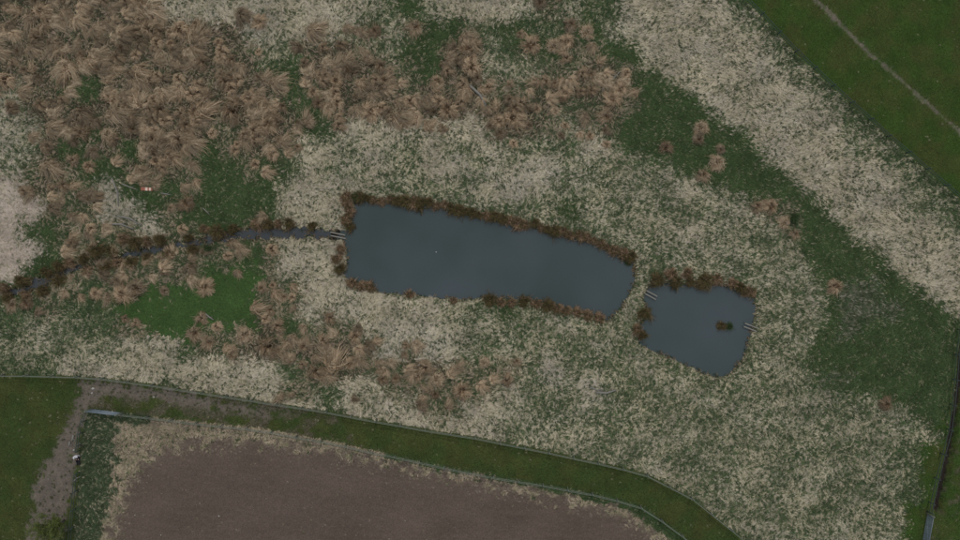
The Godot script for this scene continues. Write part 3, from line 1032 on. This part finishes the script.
func build_sedges() -> void:
	var rust := [Vector3(0.19, 0.125, 0.082), Vector3(0.13, 0.088, 0.057), Vector3(0.27, 0.19, 0.13), Vector3(0.10, 0.07, 0.035)]
	var olive := [Vector3(0.070, 0.060, 0.026), Vector3(0.05, 0.045, 0.022), Vector3(0.085, 0.07, 0.03)]
	var green := [Vector3(0.035, 0.06, 0.025), Vector3(0.03, 0.05, 0.02), Vector3(0.05, 0.07, 0.03)]
	var sk := []
	var he := []
	for k in 9:
		var kind := k / 3      # rust, olive, green
		var a := new_st()
		rush_skirt(a, 260, 0.6, Vector2.RIGHT * 0.15, 1.0, 0.045, [rust, olive + [rust[3], rust[1]], green][kind], 0.3)
		sk.append(done(a))
		var b := new_st()
		rush_heart(b, 130, 0.75, 0.62, 0.045, [olive + [rust[1], rust[0]], olive, green][kind])
		he.append(done(b))
	var rows := []
	# the fringe of the large pond's upper bank follows its edge
	var upper := []
	var edge := POND_A.slice(0, 9)
	var along := 2.0
	while true:
		var left := along
		var k := 0
		while k < edge.size() - 1 and left > edge[k].distance_to(edge[k + 1]):
			left -= edge[k].distance_to(edge[k + 1])
			k += 1
		if k >= edge.size() - 1: break
		var p := edge[k].lerp(edge[k + 1], left / edge[k].distance_to(edge[k + 1])) + Vector2(0.6, -1.0) * rnd(0.2, 3.5)
		upper.append([p.x, p.y, rnd(4.0, 7.6), 0 if rng.randf() < 0.52 else 1])
		along += rnd(6.6, 9.0)
	rows.append(["brown sedge tussock from the left on the upper bank of large pond", "sedges on the upper bank of the large pond", upper])
	rows.append(["rusty sedge tussock from the top on the left bank of large pond", "sedges on the left bank of the large pond", [[347, 196, 6, 0], [346, 204, 6, 0], [349, 212, 5.5, 0], [346, 219, 6, 0], [349, 226, 6, 1], [340, 249, 5, 0], [337, 259, 5.5, 0], [340, 269, 6, 1]]])
	rows.append(["sedge tussock from the left along the lower bank of large pond", "sedges on the lower bank of the large pond", [[352, 284, 5.5, 0], [360, 287, 5.5, 0], [370, 287, 6, 0], [410, 295, 5, 0], [453, 301, 4, 0], [490, 300, 7, 1], [501, 303, 5, 0], [511, 303, 5, 0], [524, 302, 6.5, 1], [536, 304, 5.5, 0], [547, 307, 7, 1], [557, 309, 5.5, 0], [566, 311, 5.5, 0], [577, 313, 5.5, 0], [588, 316, 6, 0], [599, 319, 6, 0]]])
	rows.append(["sedge tussock from the left on the upper bank of small pond", "sedges on the upper bank of the small pond", [[657, 280, 7.5, 1], [671, 275, 6.5, 0], [676, 282, 7, 1], [687, 273, 5.5, 0], [690, 281, 5, 1], [704, 280, 9, 1], [718, 279, 6, 0], [732, 284, 6, 0], [741, 288, 6, 1], [750, 292, 6.5, 0]]])
	rows.append(["sedge tussock from the top on the left bank of small pond", "sedges on the left bank of the small pond", [[644, 314, 8, 1], [637, 329, 6, 0], [643, 336, 5.5, 1]]])
	rows.append(["dark sedge tussock from the large pond along the stream's upper bank", "sedges along the stream", [[312, 226, 5, 1], [289, 223, 6.5, 1], [279, 224, 5, 0], [268, 225, 6, 1], [258, 224, 7, 0], [233, 229, 6.5, 1], [217, 231, 8, 1], [205, 229, 5, 0], [188, 238, 5, 1], [160, 240, 7, 1], [147, 241, 6, 0], [136, 243, 7, 1], [125, 240, 6, 0], [112, 251, 6, 1], [98, 251, 8, 1], [84, 259, 6, 1], [70, 262, 6, 0], [58, 266, 6, 1], [46, 272, 6, 1], [22, 281, 7, 1], [5, 288, 6, 0]]])
	rows.append(["sedge tussock from the large pond along the stream's lower bank", "sedges along the stream", [[232, 243, 5, 0], [208, 249, 5, 2], [193, 250, 6, 1], [170, 254, 6, 0], [148, 257, 5, 1], [131, 262, 6, 1], [117, 264, 6, 0], [106, 267, 6, 1], [88, 270, 6, 0], [58, 281, 8, 1], [44, 291, 7, 1], [27, 295, 6, 0], [9, 299, 6, 1]]])
	rows.append(["green sedge clump in the right corner of large pond, counted from top", "green sedges in the large pond", [[623, 257, 4, 2], [629, 262, 4, 2]]])
	var bm := blade_mat(0.8)
	for row in rows:
		for k in row[2].size():
			place_sedge(row[2][k], ORD[mini(k, 39)] + " " + row[0], row[1], sk, he, bm)
	place_sedge([355, 197, 5, 2], "dark green sedge clump in the top left corner of large pond", "green sedges in the large pond", sk, he, bm)
	place_sedge([723, 326, 5.5, 1], "left half of the dark sedge island in the small pond", "sedges of the small pond's island", sk, he, bm)
	place_sedge([730, 327, 4.5, 2], "right half of the dark sedge island in the small pond", "sedges of the small pond's island", sk, he, bm)
	place_sedge([793, 219, 6, 2], "dark green bushy clump at the green strip beside rust brown tussock", "green sedges in the grass", sk, he, bm)

func place_sedge(s: Array, label: String, group: String, sk: Array, he: Array, bm: Material) -> void:
	var w := plan_world(Vector2(s[0], s[1]))
	var k: int = s[3] * 3 + rng.randi() % 3
	var y := maxf(height(w.x, w.y), WATER_Y - 0.15) - 0.03
	var o := thing("sedge_tussock", label, "sedge", Vector3(w.x, y, w.y), rnd(0, TAU), group)
	var r: float = s[2] * S * 1.28
	var a := part("leaf_skirt", sk[k], bm, o)
	a.scale = Vector3(r, 0.55 * rnd(0.9, 1.2) + r * 0.4, r)
	var b := part("leaf_crown", he[k], bm, o)
	b.scale = a.scale
	if height(w.x, w.y) < WATER_Y - 0.2:   # the rooted stool it grows from, down to the pond bed
		var stool := part("root_stool", tube(PackedVector3Array([Vector3(0, height(w.x, w.y) - y - 0.05, 0), Vector3(0, 0.02, 0), Vector3(0, 0.12, 0)]), PackedFloat32Array([r * 0.7, r * 0.5, r * 0.25]), 9), mat(Vector3(0.05, 0.042, 0.03)), o)
		stool.position.y = 0.0

# ------------------------------------------------------------------ fences and gates
var timber: StandardMaterial3D
var timber_dark: StandardMaterial3D
var steel: StandardMaterial3D

func build_fences() -> void:
	timber = mat(Vector3(0.20, 0.225, 0.19), 0.9)
	timber.albedo_texture = noise_tex(0.02, 0.65, 1.0, 256, 4, 31)
	timber.uv1_triplanar = true
	timber.uv1_scale = Vector3(3, 3, 3)
	timber_dark = timber.duplicate()
	timber_dark.albedo_color = col(Vector3(0.075, 0.105, 0.095)).linear_to_srgb()
	steel = mat(Vector3(0.13, 0.165, 0.20), 0.45, 0.5)
	steel.metallic = 0.25
	fence(FENCE_A, 25.0, 1.05, 2, timber, "long timber rail fence curving along the lower edge of the meadow")
	fence(FENCE_B, 25.0, 1.0, 2, timber, "timber rail fence running from the gate along the bare field")
	fence(FENCE_C, 12.0, 1.0, 2, timber_dark, "short dark fence leading down from the corner gate")
	fence(FENCE_C2, 18.0, 1.0, 2, timber_dark, "dark fence below the seated person beside the track")
	fence(FENCE_D, 25.0, 1.0, 2, timber_dark, "dark rail fence between pale slope and mown field, upper right")
	fence(FENCE_E, 25.0, 1.0, 2, timber_dark, "dark rail fence beside the ditch at the right edge")
	gate(Vector2(92.5, 409), Vector2(122.5, 412.6), 1.35, "blue grey metal field gate at the corner of the bare field")
	gate(Vector2(926.5, 513), Vector2(921, 543), 1.1, "blue grey metal field gate at the lower right edge")

func fence(line: PackedVector2Array, spacing: float, high: float, rails: int, m: Material, label: String) -> void:
	var pts := []
	var carry := 0.0
	for k in line.size() - 1:
		var d := line[k].distance_to(line[k + 1])
		var a := carry
		while a < d:
			pts.append(line[k].lerp(line[k + 1], a / d))
			a += spacing
		carry = a - d
	pts.append(line[line.size() - 1])
	var w0 := plan_world(pts[0])
	var base := Vector3(w0.x, height(w0.x, w0.y), w0.y)
	var o := thing("rail_fence", label, "fence", base)
	var tops := []
	for p in pts:
		var w := plan_world(p)
		var y := height(w.x, w.y)
		var foot := Vector3(w.x, y, w.y) - base
		var lean := Vector3(rnd(-0.03, 0.03), 0, rnd(-0.03, 0.03))
		part("post", tube(PackedVector3Array([foot - Vector3.UP * 0.3, foot + lean + Vector3.UP * (high + 0.06), foot + lean + Vector3.UP * (high + 0.10)]), PackedFloat32Array([0.065, 0.06, 0.035]), 7), m, o)
		tops.append(foot + lean)
	for k in tops.size() - 1:
		var side: Vector3 = (tops[k + 1] - tops[k]).normalized().cross(Vector3.UP) * 0.085
		for r in rails:
			var y := high - 0.06 - r * 0.42
			part("rail", bar(tops[k] + side + Vector3.UP * (y + rnd(-0.015, 0.015)), tops[k + 1] + side + Vector3.UP * (y + rnd(-0.015, 0.015)), 0.036, 0.09), m, o)

func gate(a: Vector2, b: Vector2, top: float, label: String) -> void:
	var wa := plan_world(a)
	var wb := plan_world(b)
	var y := maxf(height(wa.x, wa.y), height(wb.x, wb.y))
	var o := thing("field_gate", label, "gate", Vector3(wa.x, y, wa.y))
	var e := Vector3(wb.x - wa.x, 0, wb.y - wa.y)
	var dir := e.normalized()
	var p0 := dir * 0.1
	var p1 := e - dir * 0.1
	for q in [Vector3.ZERO, e]:
		part("gate_post", tube(PackedVector3Array([q - Vector3.UP * 0.4, q + Vector3.UP * (top + 0.1), q + Vector3.UP * (top + 0.14)]), PackedFloat32Array([0.09, 0.085, 0.05]), 9), timber, o)
	for k in 9:
		var h := 0.16 + (top - 0.16) * k / 8.0
		var r := 0.030 if k == 8 or k == 0 else 0.026
		part("gate_rail", tube(PackedVector3Array([p0 + Vector3.UP * h, p1 + Vector3.UP * h]), PackedFloat32Array([r, r]), 8), steel, o)
	for q in [p0, p0.lerp(p1, 0.33), p0.lerp(p1, 0.66), p1]:
		part("stile", tube(PackedVector3Array([q + Vector3.UP * 0.12, q + Vector3.UP * (top + 0.03)]), PackedFloat32Array([0.03, 0.03]), 8), steel, o)
	part("brace", tube(PackedVector3Array([p0 + Vector3.UP * 0.17 + dir.cross(Vector3.UP) * 0.05, p1 + Vector3.UP * (top - 0.05) + dir.cross(Vector3.UP) * 0.05]), PackedFloat32Array([0.022, 0.022]), 8), steel, o)
	part("hinge", tube(PackedVector3Array([Vector3.UP * (top - 0.1), p0 + Vector3.UP * (top - 0.1)]), PackedFloat32Array([0.02, 0.02]), 6), steel, o)
	part("latch", tube(PackedVector3Array([p1 + Vector3.UP * 1.0, e + Vector3.UP * 1.0]), PackedFloat32Array([0.015, 0.015]), 6), steel, o)

# ------------------------------------------------------------------ small things
func build_small_things() -> void:
	var pale := mat(Vector3(0.27, 0.26, 0.235), 0.85)
	pale.albedo_texture = noise_tex(0.03, 0.6, 1.0, 256, 4, 41)
	pale.uv1_triplanar = true
	pale.uv1_scale = Vector3(2, 2, 2)
	# pairs of rails over the water where pipes and overflows enter
	for s in [[Vector2(330.5, 235.5), Vector2(345.5, 238.5), Vector2(-0.4, -3.4), "pair of pale timber rails where the stream leaves the large pond"], [Vector2(645, 293.5), Vector2(656, 299.5), Vector2(1.4, -3.0), "pair of pale timber rails at the left bank of the small pond"], [Vector2(744, 326.5), Vector2(757, 331.5), Vector2(1.2, -3.2), "pair of pale timber rails at the right bank of the small pond"]]:
		var w0 := plan_world(s[0])
		var w1 := plan_world(s[1])
		var off: Vector2 = s[2] * S
		var bed := minf(height(w0.x, w0.y), height(w1.x, w1.y))
		var o := thing("timber_overflow", s[3], "timber", Vector3(w0.x, bed, w0.y), 0.0, "timber overflows of the ponds")
		var up := WATER_Y - bed + 0.22
		for k in 2:
			var q := Vector3(off.x, 0, off.y) * k
			var e := Vector3(w1.x - w0.x, 0, w1.y - w0.y)
			part("rail", bar(q + Vector3.UP * up, q + e + Vector3.UP * up, 0.13, 0.07), pale, o)
			for f in [0.12, 0.85]:
				part("post", tube(PackedVector3Array([q + e * f - Vector3.UP * 0.2, q + e * f + Vector3.UP * (up - 0.034)]), PackedFloat32Array([0.05, 0.045]), 7), timber_dark, o)
	# red and white board lying among the rushes
	var wb := plan_world(Vector2(147, 189))
	var rb := thing("striped_board", "small faded red board with two white bands lying in green grass upper left", "board", Vector3(wb.x, height(wb.x, wb.y) + 0.12, wb.y), -0.06)
	rb.rotation.x = 0.12
	var red := mat(Vector3(0.28, 0.105, 0.075), 0.8)
	var white := mat(Vector3(0.55, 0.42, 0.36), 0.7)
	part("plank", bar(Vector3(-0.66, 0, 0), Vector3(0.62, 0, 0), 0.36, 0.06), red, rb)
	part("white_band", bar(Vector3(-0.16, 0.005, 0), Vector3(0.10, 0.005, 0), 0.366, 0.066), white, rb)
	part("white_band", bar(Vector3(0.26, 0.005, 0), Vector3(0.46, 0.005, 0), 0.366, 0.066), white, rb)
	for q in [-0.5, 0.5]:
		part("foot", bar(Vector3(q, -0.09, -0.2), Vector3(q, -0.09, 0.2), 0.08, 0.118), mat(Vector3(0.1, 0.07, 0.06)), rb)
	# fallen sticks: from, to, label
	var sticks := [
		[Vector2(112, 178), Vector2(119, 206), 0.09, "long grey fallen branch left of the striped board, pointing down"],
		[Vector2(122, 184), Vector2(138, 190), 0.07, "grey fallen branch just left of the striped board"],
		[Vector2(161, 193), Vector2(172, 195), 0.07, "pale fallen stick just right of the striped board"],
		[Vector2(118, 216), Vector2(142, 226), 0.10, "grey fallen branch on flattened straw above the stream, upper one"],
		[Vector2(108, 224), Vector2(134, 229), 0.10, "grey fallen branch on flattened straw above the stream, lower one"],
		[Vector2(203, 208), Vector2(210, 215), 0.06, "short pale stick in the green grass above the stream"],
		[Vector2(206, 314), Vector2(214, 320), 0.09, "pale stick at the lower edge of the bright green clearing"],
		[Vector2(596, 392), Vector2(616, 390), 0.13, "weathered pale log lying in the meadow below the small pond"],
		[Vector2(590, 387), Vector2(604, 390), 0.08, "thin pale stick beside the weathered meadow log"],
		[Vector2(74, 435), Vector2(72.5, 441), 0.11, "upper of two short pale posts lying on the track"],
		[Vector2(70.5, 441.5), Vector2(69.5, 446), 0.10, "lower of two short pale posts lying on the track"],
		[Vector2(74, 481), Vector2(80.5, 476.5), 0.07, "pale stick slanting on the track below the seated person"],
		[Vector2(470, 86), Vector2(486, 106), 0.16, "bent pale fallen trunk among the brown band above large pond"],
		[Vector2(602, 90), Vector2(624, 68), 0.06, "thin grey stick across the right end of the brown band"]]
	for s in sticks:
		var a := plan_world(s[0])
		var b := plan_world(s[1])
		var ya := height(a.x, a.y)
		var o := thing("fallen_stick", s[3], "stick", Vector3(a.x, ya, a.y), 0.0, "fallen sticks")
		var mid := a.lerp(b, 0.5) + (b - a).orthogonal() * rnd(-0.1, 0.1)
		var r: float = s[2]
		part("stem", tube(PackedVector3Array([Vector3(0, r * 0.8, 0), Vector3(mid.x - a.x, height(mid.x, mid.y) - ya + r + 0.03, mid.y - a.y), Vector3(b.x - a.x, height(b.x, b.y) - ya + r * 0.7, b.y - a.y)]), PackedFloat32Array([r, r * 0.9, r * 0.55]), 8), pale, o)
		var tw := (mid - a) * 0.5
		var side := (b - a).orthogonal().normalized() * 0.28
		part("side_twig", tube(PackedVector3Array([Vector3(mid.x - a.x, height(mid.x, mid.y) - ya + r, mid.y - a.y), Vector3(mid.x - a.x + tw.x + side.x, height(mid.x, mid.y) - ya + r + 0.06, mid.y - a.y + tw.y + side.y)]), PackedFloat32Array([r * 0.45, r * 0.2]), 6), pale, o)
	# small stones
	var stone_m := mat(Vector3(0.30, 0.29, 0.27), 0.85)
	stone_m.vertex_color_use_as_albedo = true
	for s in [[93, 388.5, 0.16, "larger of two white stones on the track near the corner gate"], [92.2, 393, 0.10, "smaller of two white stones on the track near the corner gate"], [135, 515, 0.06, "white stone at left side of the bare field"], [219, 516, 0.08, "grey stone in the middle of the bare field"], [161, 535, 0.06, "white stone near the bottom edge of the bare field"], [154, 397, 0.11, "small pale stone on the green strip above the fence"], [74, 450, 0.1, "small pale stone on the track just above the seated person"]]:
		var w := plan_world(Vector2(s[0], s[1]))
		var o := part(numbered("stone"), clod(1.0), stone_m, self)
		o.position = Vector3(w.x, height(w.x, w.y) + s[2] * 0.3, w.y)
		o.scale = Vector3(s[2] * 1.1, s[2] * 0.7, s[2])
		tag(o, s[3], "stone", "loose stones")
	# small white float on the large pond
	var wf := plan_world(Vector2(436, 252))
	var fl := thing("pond_float", "tiny white float on the open water of the large pond", "float", Vector3(wf.x, WATER_Y - 0.03, wf.y))
	part("bulb", tube(PackedVector3Array([Vector3(0, -0.05, 0), Vector3(0, 0.0, 0), Vector3(0, 0.05, 0), Vector3(0, 0.09, 0)]), PackedFloat32Array([0.025, 0.055, 0.05, 0.02]), 12), mat(Vector3(0.6, 0.6, 0.58), 0.5), fl)
	part("stem", tube(PackedVector3Array([Vector3(0, 0.09, 0), Vector3(0, 0.2, 0)]), PackedFloat32Array([0.015, 0.01]), 8), mat(Vector3(0.5, 0.5, 0.48), 0.5), fl)

# ------------------------------------------------------------------ tree
func build_tree() -> void:
	var bark := mat(Vector3(0.11, 0.10, 0.085), 0.95)
	var lm := blade_mat(0.7)
	lm.backlight_enabled = true
	lm.backlight = Color(0.25, 0.3, 0.1)
	var w := plan_world(Vector2(64, 520))
	var o := thing("young_tree", "young tree with sparse yellow green leaves in the lower left corner", "tree", Vector3(w.x, height(w.x, w.y) - 0.05, w.y))
	var trunk := new_st()
	add_tube(trunk, PackedVector3Array([Vector3.ZERO, Vector3(0.08, 0.8, 0.03), Vector3(0.02, 1.6, -0.05)]), PackedFloat32Array([0.13, 0.10, 0.085]), 9)
	trunk.index()
	trunk.generate_normals()
	part("trunk", trunk.commit(), bark, o)
	var leaves := new_st()
	for k in 11:
		var a := TAU * k / 11.0 + rnd(-0.3, 0.3)
		var st := new_st()
		limb(st, leaves, Vector3(0.02, rnd(0.9, 1.6), -0.03), Vector3(cos(a), rnd(0.7, 1.5), sin(a)).normalized(), rnd(1.3, 1.9), 0.055, 0)
		st.generate_normals()
		part("limb", st.commit(), bark, o)
	leaves.generate_normals()
	var cr := part("crown", leaves.commit(), lm, o)
	cr.set_meta("kind", "stuff")

func limb(st: SurfaceTool, leaves: SurfaceTool, p: Vector3, dir: Vector3, len_: float, r: float, depth: int) -> void:
	var path := PackedVector3Array([p])
	var rad := PackedFloat32Array([r])
	var q := p
	var d := dir
	for k in 3:
		d = (d + Vector3(rnd(-0.25, 0.25), rnd(-0.05, 0.2), rnd(-0.25, 0.25))).normalized()
		q += d * len_ / 3.0
		path.append(q)
		rad.append(r * (1.0 - 0.22 * (k + 1)))
		if depth < 2:
			for n in 2:
				var e := (d + Vector3(rnd(-1, 1), rnd(-0.3, 0.6), rnd(-1, 1)) * 0.9).normalized()
				limb(st, leaves, q, e, len_ * rnd(0.45, 0.62), r * 0.5, depth + 1)
		if depth >= 1:
			for n in (4 if depth == 1 else 7):
				var c := q + Vector3(rnd(-0.14, 0.14), rnd(-0.12, 0.12), rnd(-0.14, 0.14))
				var a := rnd(0, TAU)
				var x := Vector3(cos(a), rnd(-0.4, 0.4), sin(a)) * rnd(0.03, 0.06)
				var y := Vector3(-sin(a), rnd(-0.4, 0.4), cos(a)) * rnd(0.02, 0.035)
				leaves.set_color(vary(Vector3(0.070, 0.090, 0.024), 0.3, 0.15))
				for v in [c - x, c + y, c + x, c - x, c + x, c - y]: leaves.add_vertex(v)
	add_tube(st, path, rad, 5)

# ------------------------------------------------------------------ person
# bones: [from, to, radius, radius]; smooth union meshed as surface nets
func field_at(bones: Array, p: Vector3, k: float) -> float:
	var d := 1e3
	for b in bones:
		var ab: Vector3 = b[1] - b[0]
		var t := clampf((p - b[0]).dot(ab) / maxf(ab.length_squared(), 1e-9), 0.0, 1.0)
		var e: float = p.distance_to(b[0] + ab * t) - lerpf(b[2], b[3], t)
		var h := maxf(k - absf(d - e), 0.0) / k
		d = minf(d, e) - h * h * k * 0.25
	return d

func nets(st: SurfaceTool, bones: Array, cell: float, k: float) -> void:
	var lo: Vector3 = bones[0][0]
	var hi := lo
	for b in bones:
		for e in 2:
			var q: Vector3 = b[e]
			var r: float = b[2 + e] + cell * 2.0
			lo = lo.min(q - Vector3.ONE * r)
			hi = hi.max(q + Vector3.ONE * r)
	var n := Vector3i(((hi - lo) / cell).ceil()) + Vector3i.ONE
	var f := PackedFloat32Array()
	f.resize(n.x * n.y * n.z)
	for z in n.z:
		for y in n.y:
			for x in n.x:
				f[(z * n.y + y) * n.x + x] = field_at(bones, lo + Vector3(x, y, z) * cell, k)
	var id := {}
	var pts := PackedVector3Array()
	var step := [1, n.x, n.x * n.y]
	for z in n.z - 1:
		for y in n.y - 1:
			for x in n.x - 1:
				var c := (z * n.y + y) * n.x + x
				var sum := Vector3.ZERO
				var cnt := 0
				for e in 12:
					var ax := e / 4
					var o1 := (e % 2)
					var o2 := (e / 2) % 2
					var a := [Vector3i(0, o1, o2), Vector3i(o1, 0, o2), Vector3i(o1, o2, 0)][ax] as Vector3i
					var i0: int = c + a.x * step[0] + a.y * step[1] + a.z * step[2]
					var i1: int = i0 + step[ax]
					if (f[i0] < 0.0) != (f[i1] < 0.0):
						var t := f[i0] / (f[i0] - f[i1])
						var q := Vector3(a)
						q[ax] += t
						sum += q
						cnt += 1
				if cnt:
					id[c] = pts.size()
					pts.append(lo + (Vector3(x, y, z) + sum / cnt) * cell)
	for c in id:
		for ax in 3:
			var i1: int = c + step[ax]
			if (f[c] < 0.0) == (f[i1] < 0.0): continue
			var s1: int = step[(ax + 1) % 3]
			var s2: int = step[(ax + 2) % 3]
			if not (id.has(c - s1) and id.has(c - s2) and id.has(c - s1 - s2)): continue
			var quad := [pts[id[c]], pts[id[c - s1]], pts[id[c - s1 - s2]], pts[id[c - s2]]]
			var order := [0, 2, 1, 0, 3, 2] if f[c] < 0.0 else [0, 1, 2, 0, 2, 3]
			for o in order: st.add_vertex(quad[o])

func person_part(called: String, groups: Array, m: Material, parent: Node) -> void:
	var st := new_st()
	st.set_smooth_group(0)
	for g in groups: nets(st, g[0], g[1], g[2])
	st.index()
	st.generate_normals()
	part(called, st.commit(), m, parent)

func build_person() -> void:
	var w := plan_world(Vector2(78.5, 456.0))
	var o := thing("person", "person in white top and black trousers sitting on the track with legs stretched out", "person", Vector3(w.x, height(w.x, w.y), w.y), 0.06)
	# seated facing +z; pelvis on the ground
	var pelvis := Vector3(0, 0.13, 0)
	var chest := Vector3(0, 0.46, -0.05)
	var neck := Vector3(0, 0.62, -0.04)
	var head := Vector3(0, 0.78, 0.0)
	var torso := [[pelvis + Vector3(-0.07, 0, 0), pelvis + Vector3(0.07, 0, 0), 0.125, 0.125], [pelvis, chest, 0.13, 0.14], [chest + Vector3(-0.08, 0, 0), chest + Vector3(0.08, 0, 0), 0.12, 0.12], [Vector3(-0.16, 0.55, -0.05), Vector3(0.16, 0.55, -0.05), 0.07, 0.07]]
	var arms := []
	var hands := []
	var legs := []
	var feet := []
	for s in [-1.0, 1.0]:
		var sh := Vector3(0.175 * s, 0.53, -0.05)
		var el := Vector3(0.215 * s, 0.31, 0.03)
		var wr := Vector3(0.12 * s, 0.275, 0.22)
		arms.append([sh, el, 0.055, 0.043])
		arms.append([el, wr, 0.043, 0.030])
		var hip := Vector3(0.10 * s, 0.12, 0.04)
		var kn := Vector3(0.13 * s, 0.20, 0.46)
		var an := Vector3(0.11 * s, 0.085, 0.88)
		legs.append([hip, kn, 0.09, 0.06])
		legs.append([kn, an, 0.06, 0.042])
		feet.append([an + Vector3(0, -0.035, 0.0), an + Vector3(0.01 * s, -0.03, 0.03), 0.045, 0.045])
		feet.append([an + Vector3(0, -0.035, 0.01), an + Vector3(0.03 * s, 0.12, 0.06), 0.045, 0.036])
		# palm on the thigh with four fingers and a thumb
		var palm := wr + Vector3(-0.01 * s, -0.012, 0.075)
		var hb := [[wr, palm, 0.026, 0.030]]
		for k in 4:
			var root := palm + Vector3((k - 1.5) * 0.019, 0.004, 0.012)
			var l: float = [0.07, 0.08, 0.075, 0.058][k if s > 0 else 3 - k]
			var mid := root + Vector3((k - 1.5) * 0.004, -0.004, l * 0.55)
			hb.append([root, mid, 0.0095, 0.0088])
			hb.append([mid, mid + Vector3(0, -0.016, l * 0.45), 0.0088, 0.0078])
		var tr := palm + Vector3(-0.026 * s, 0, -0.03)
		hb.append([tr, tr + Vector3(-0.022 * s, -0.002, 0.03), 0.011, 0.010])
		hb.append([tr + Vector3(-0.022 * s, -0.002, 0.03), tr + Vector3(-0.024 * s, -0.008, 0.058), 0.010, 0.0085])
		hands.append([hb, 0.006, 0.008])
	var skull := [[neck + Vector3(0, -0.04, 0), head + Vector3(0, -0.04, -0.01), 0.055, 0.058], [head + Vector3(0, 0.035, -0.015), head + Vector3(0, 0.0, 0.01), 0.092, 0.082], [head + Vector3(0, -0.05, 0.04), head + Vector3(0, -0.085, 0.055), 0.052, 0.034], [head + Vector3(0, 0.01, 0.088), head + Vector3(0, -0.025, 0.108), 0.012, 0.015], [head + Vector3(-0.088, 0.015, -0.01), head + Vector3(-0.09, -0.025, -0.005), 0.017, 0.012], [head + Vector3(0.088, 0.015, -0.01), head + Vector3(0.09, -0.025, -0.005), 0.017, 0.012], [head + Vector3(-0.02, -0.062, 0.088), head + Vector3(0.02, -0.062, 0.088), 0.009, 0.009]]
	var skin := mat(Vector3(0.42, 0.27, 0.2), 0.6)
	var white := mat(Vector3(0.46, 0.46, 0.50), 0.9)
	var black := mat(Vector3(0.012, 0.012, 0.02), 0.9)
	var bodyg := [[torso + arms + legs + feet, 0.026, 0.05], [skull, 0.009, 0.02]] + hands
	person_part("body", bodyg, skin, o)
	var grow := func(bones: Array, by: float) -> Array:
		var out := []
		for b in bones: out.append([b[0], b[1], b[2] + by, b[3] + by])
		return out
	var jacket := torso + [[Vector3(0, 0.58, -0.04), Vector3(0, 0.63, -0.04), 0.06, 0.058]]
	person_part("jacket", [[grow.call(jacket, 0.02), 0.022, 0.06]], white, o)
	person_part("sleeves", [[grow.call(arms, 0.018), 0.016, 0.03]], black, o)
	person_part("trousers", [[grow.call(legs + [[pelvis + Vector3(-0.06, -0.01, 0.03), pelvis + Vector3(0.06, -0.01, 0.03), 0.12, 0.12]], 0.018), 0.022, 0.05]], black, o)
	person_part("shoes", [[grow.call(feet, 0.012), 0.016, 0.02]], black, o)
	person_part("cap", [[[[head + Vector3(0, 0.05, -0.018), head + Vector3(0, 0.045, 0.0), 0.100, 0.096], [head + Vector3(-0.04, 0.05, 0.08), head + Vector3(0.04, 0.05, 0.08), 0.016, 0.016], [head + Vector3(-0.03, 0.045, 0.13), head + Vector3(0.03, 0.045, 0.13), 0.012, 0.012]], 0.010, 0.03]], white, o)
	for s in [-1.0, 1.0]:
		part("eye", tube(PackedVector3Array([head + Vector3(0.033 * s, 0.008, 0.078), head + Vector3(0.033 * s, 0.008, 0.092), head + Vector3(0.033 * s, 0.008, 0.097)]), PackedFloat32Array([0.012, 0.011, 0.005]), 8), mat(Vector3(0.05, 0.04, 0.03), 0.2), o)
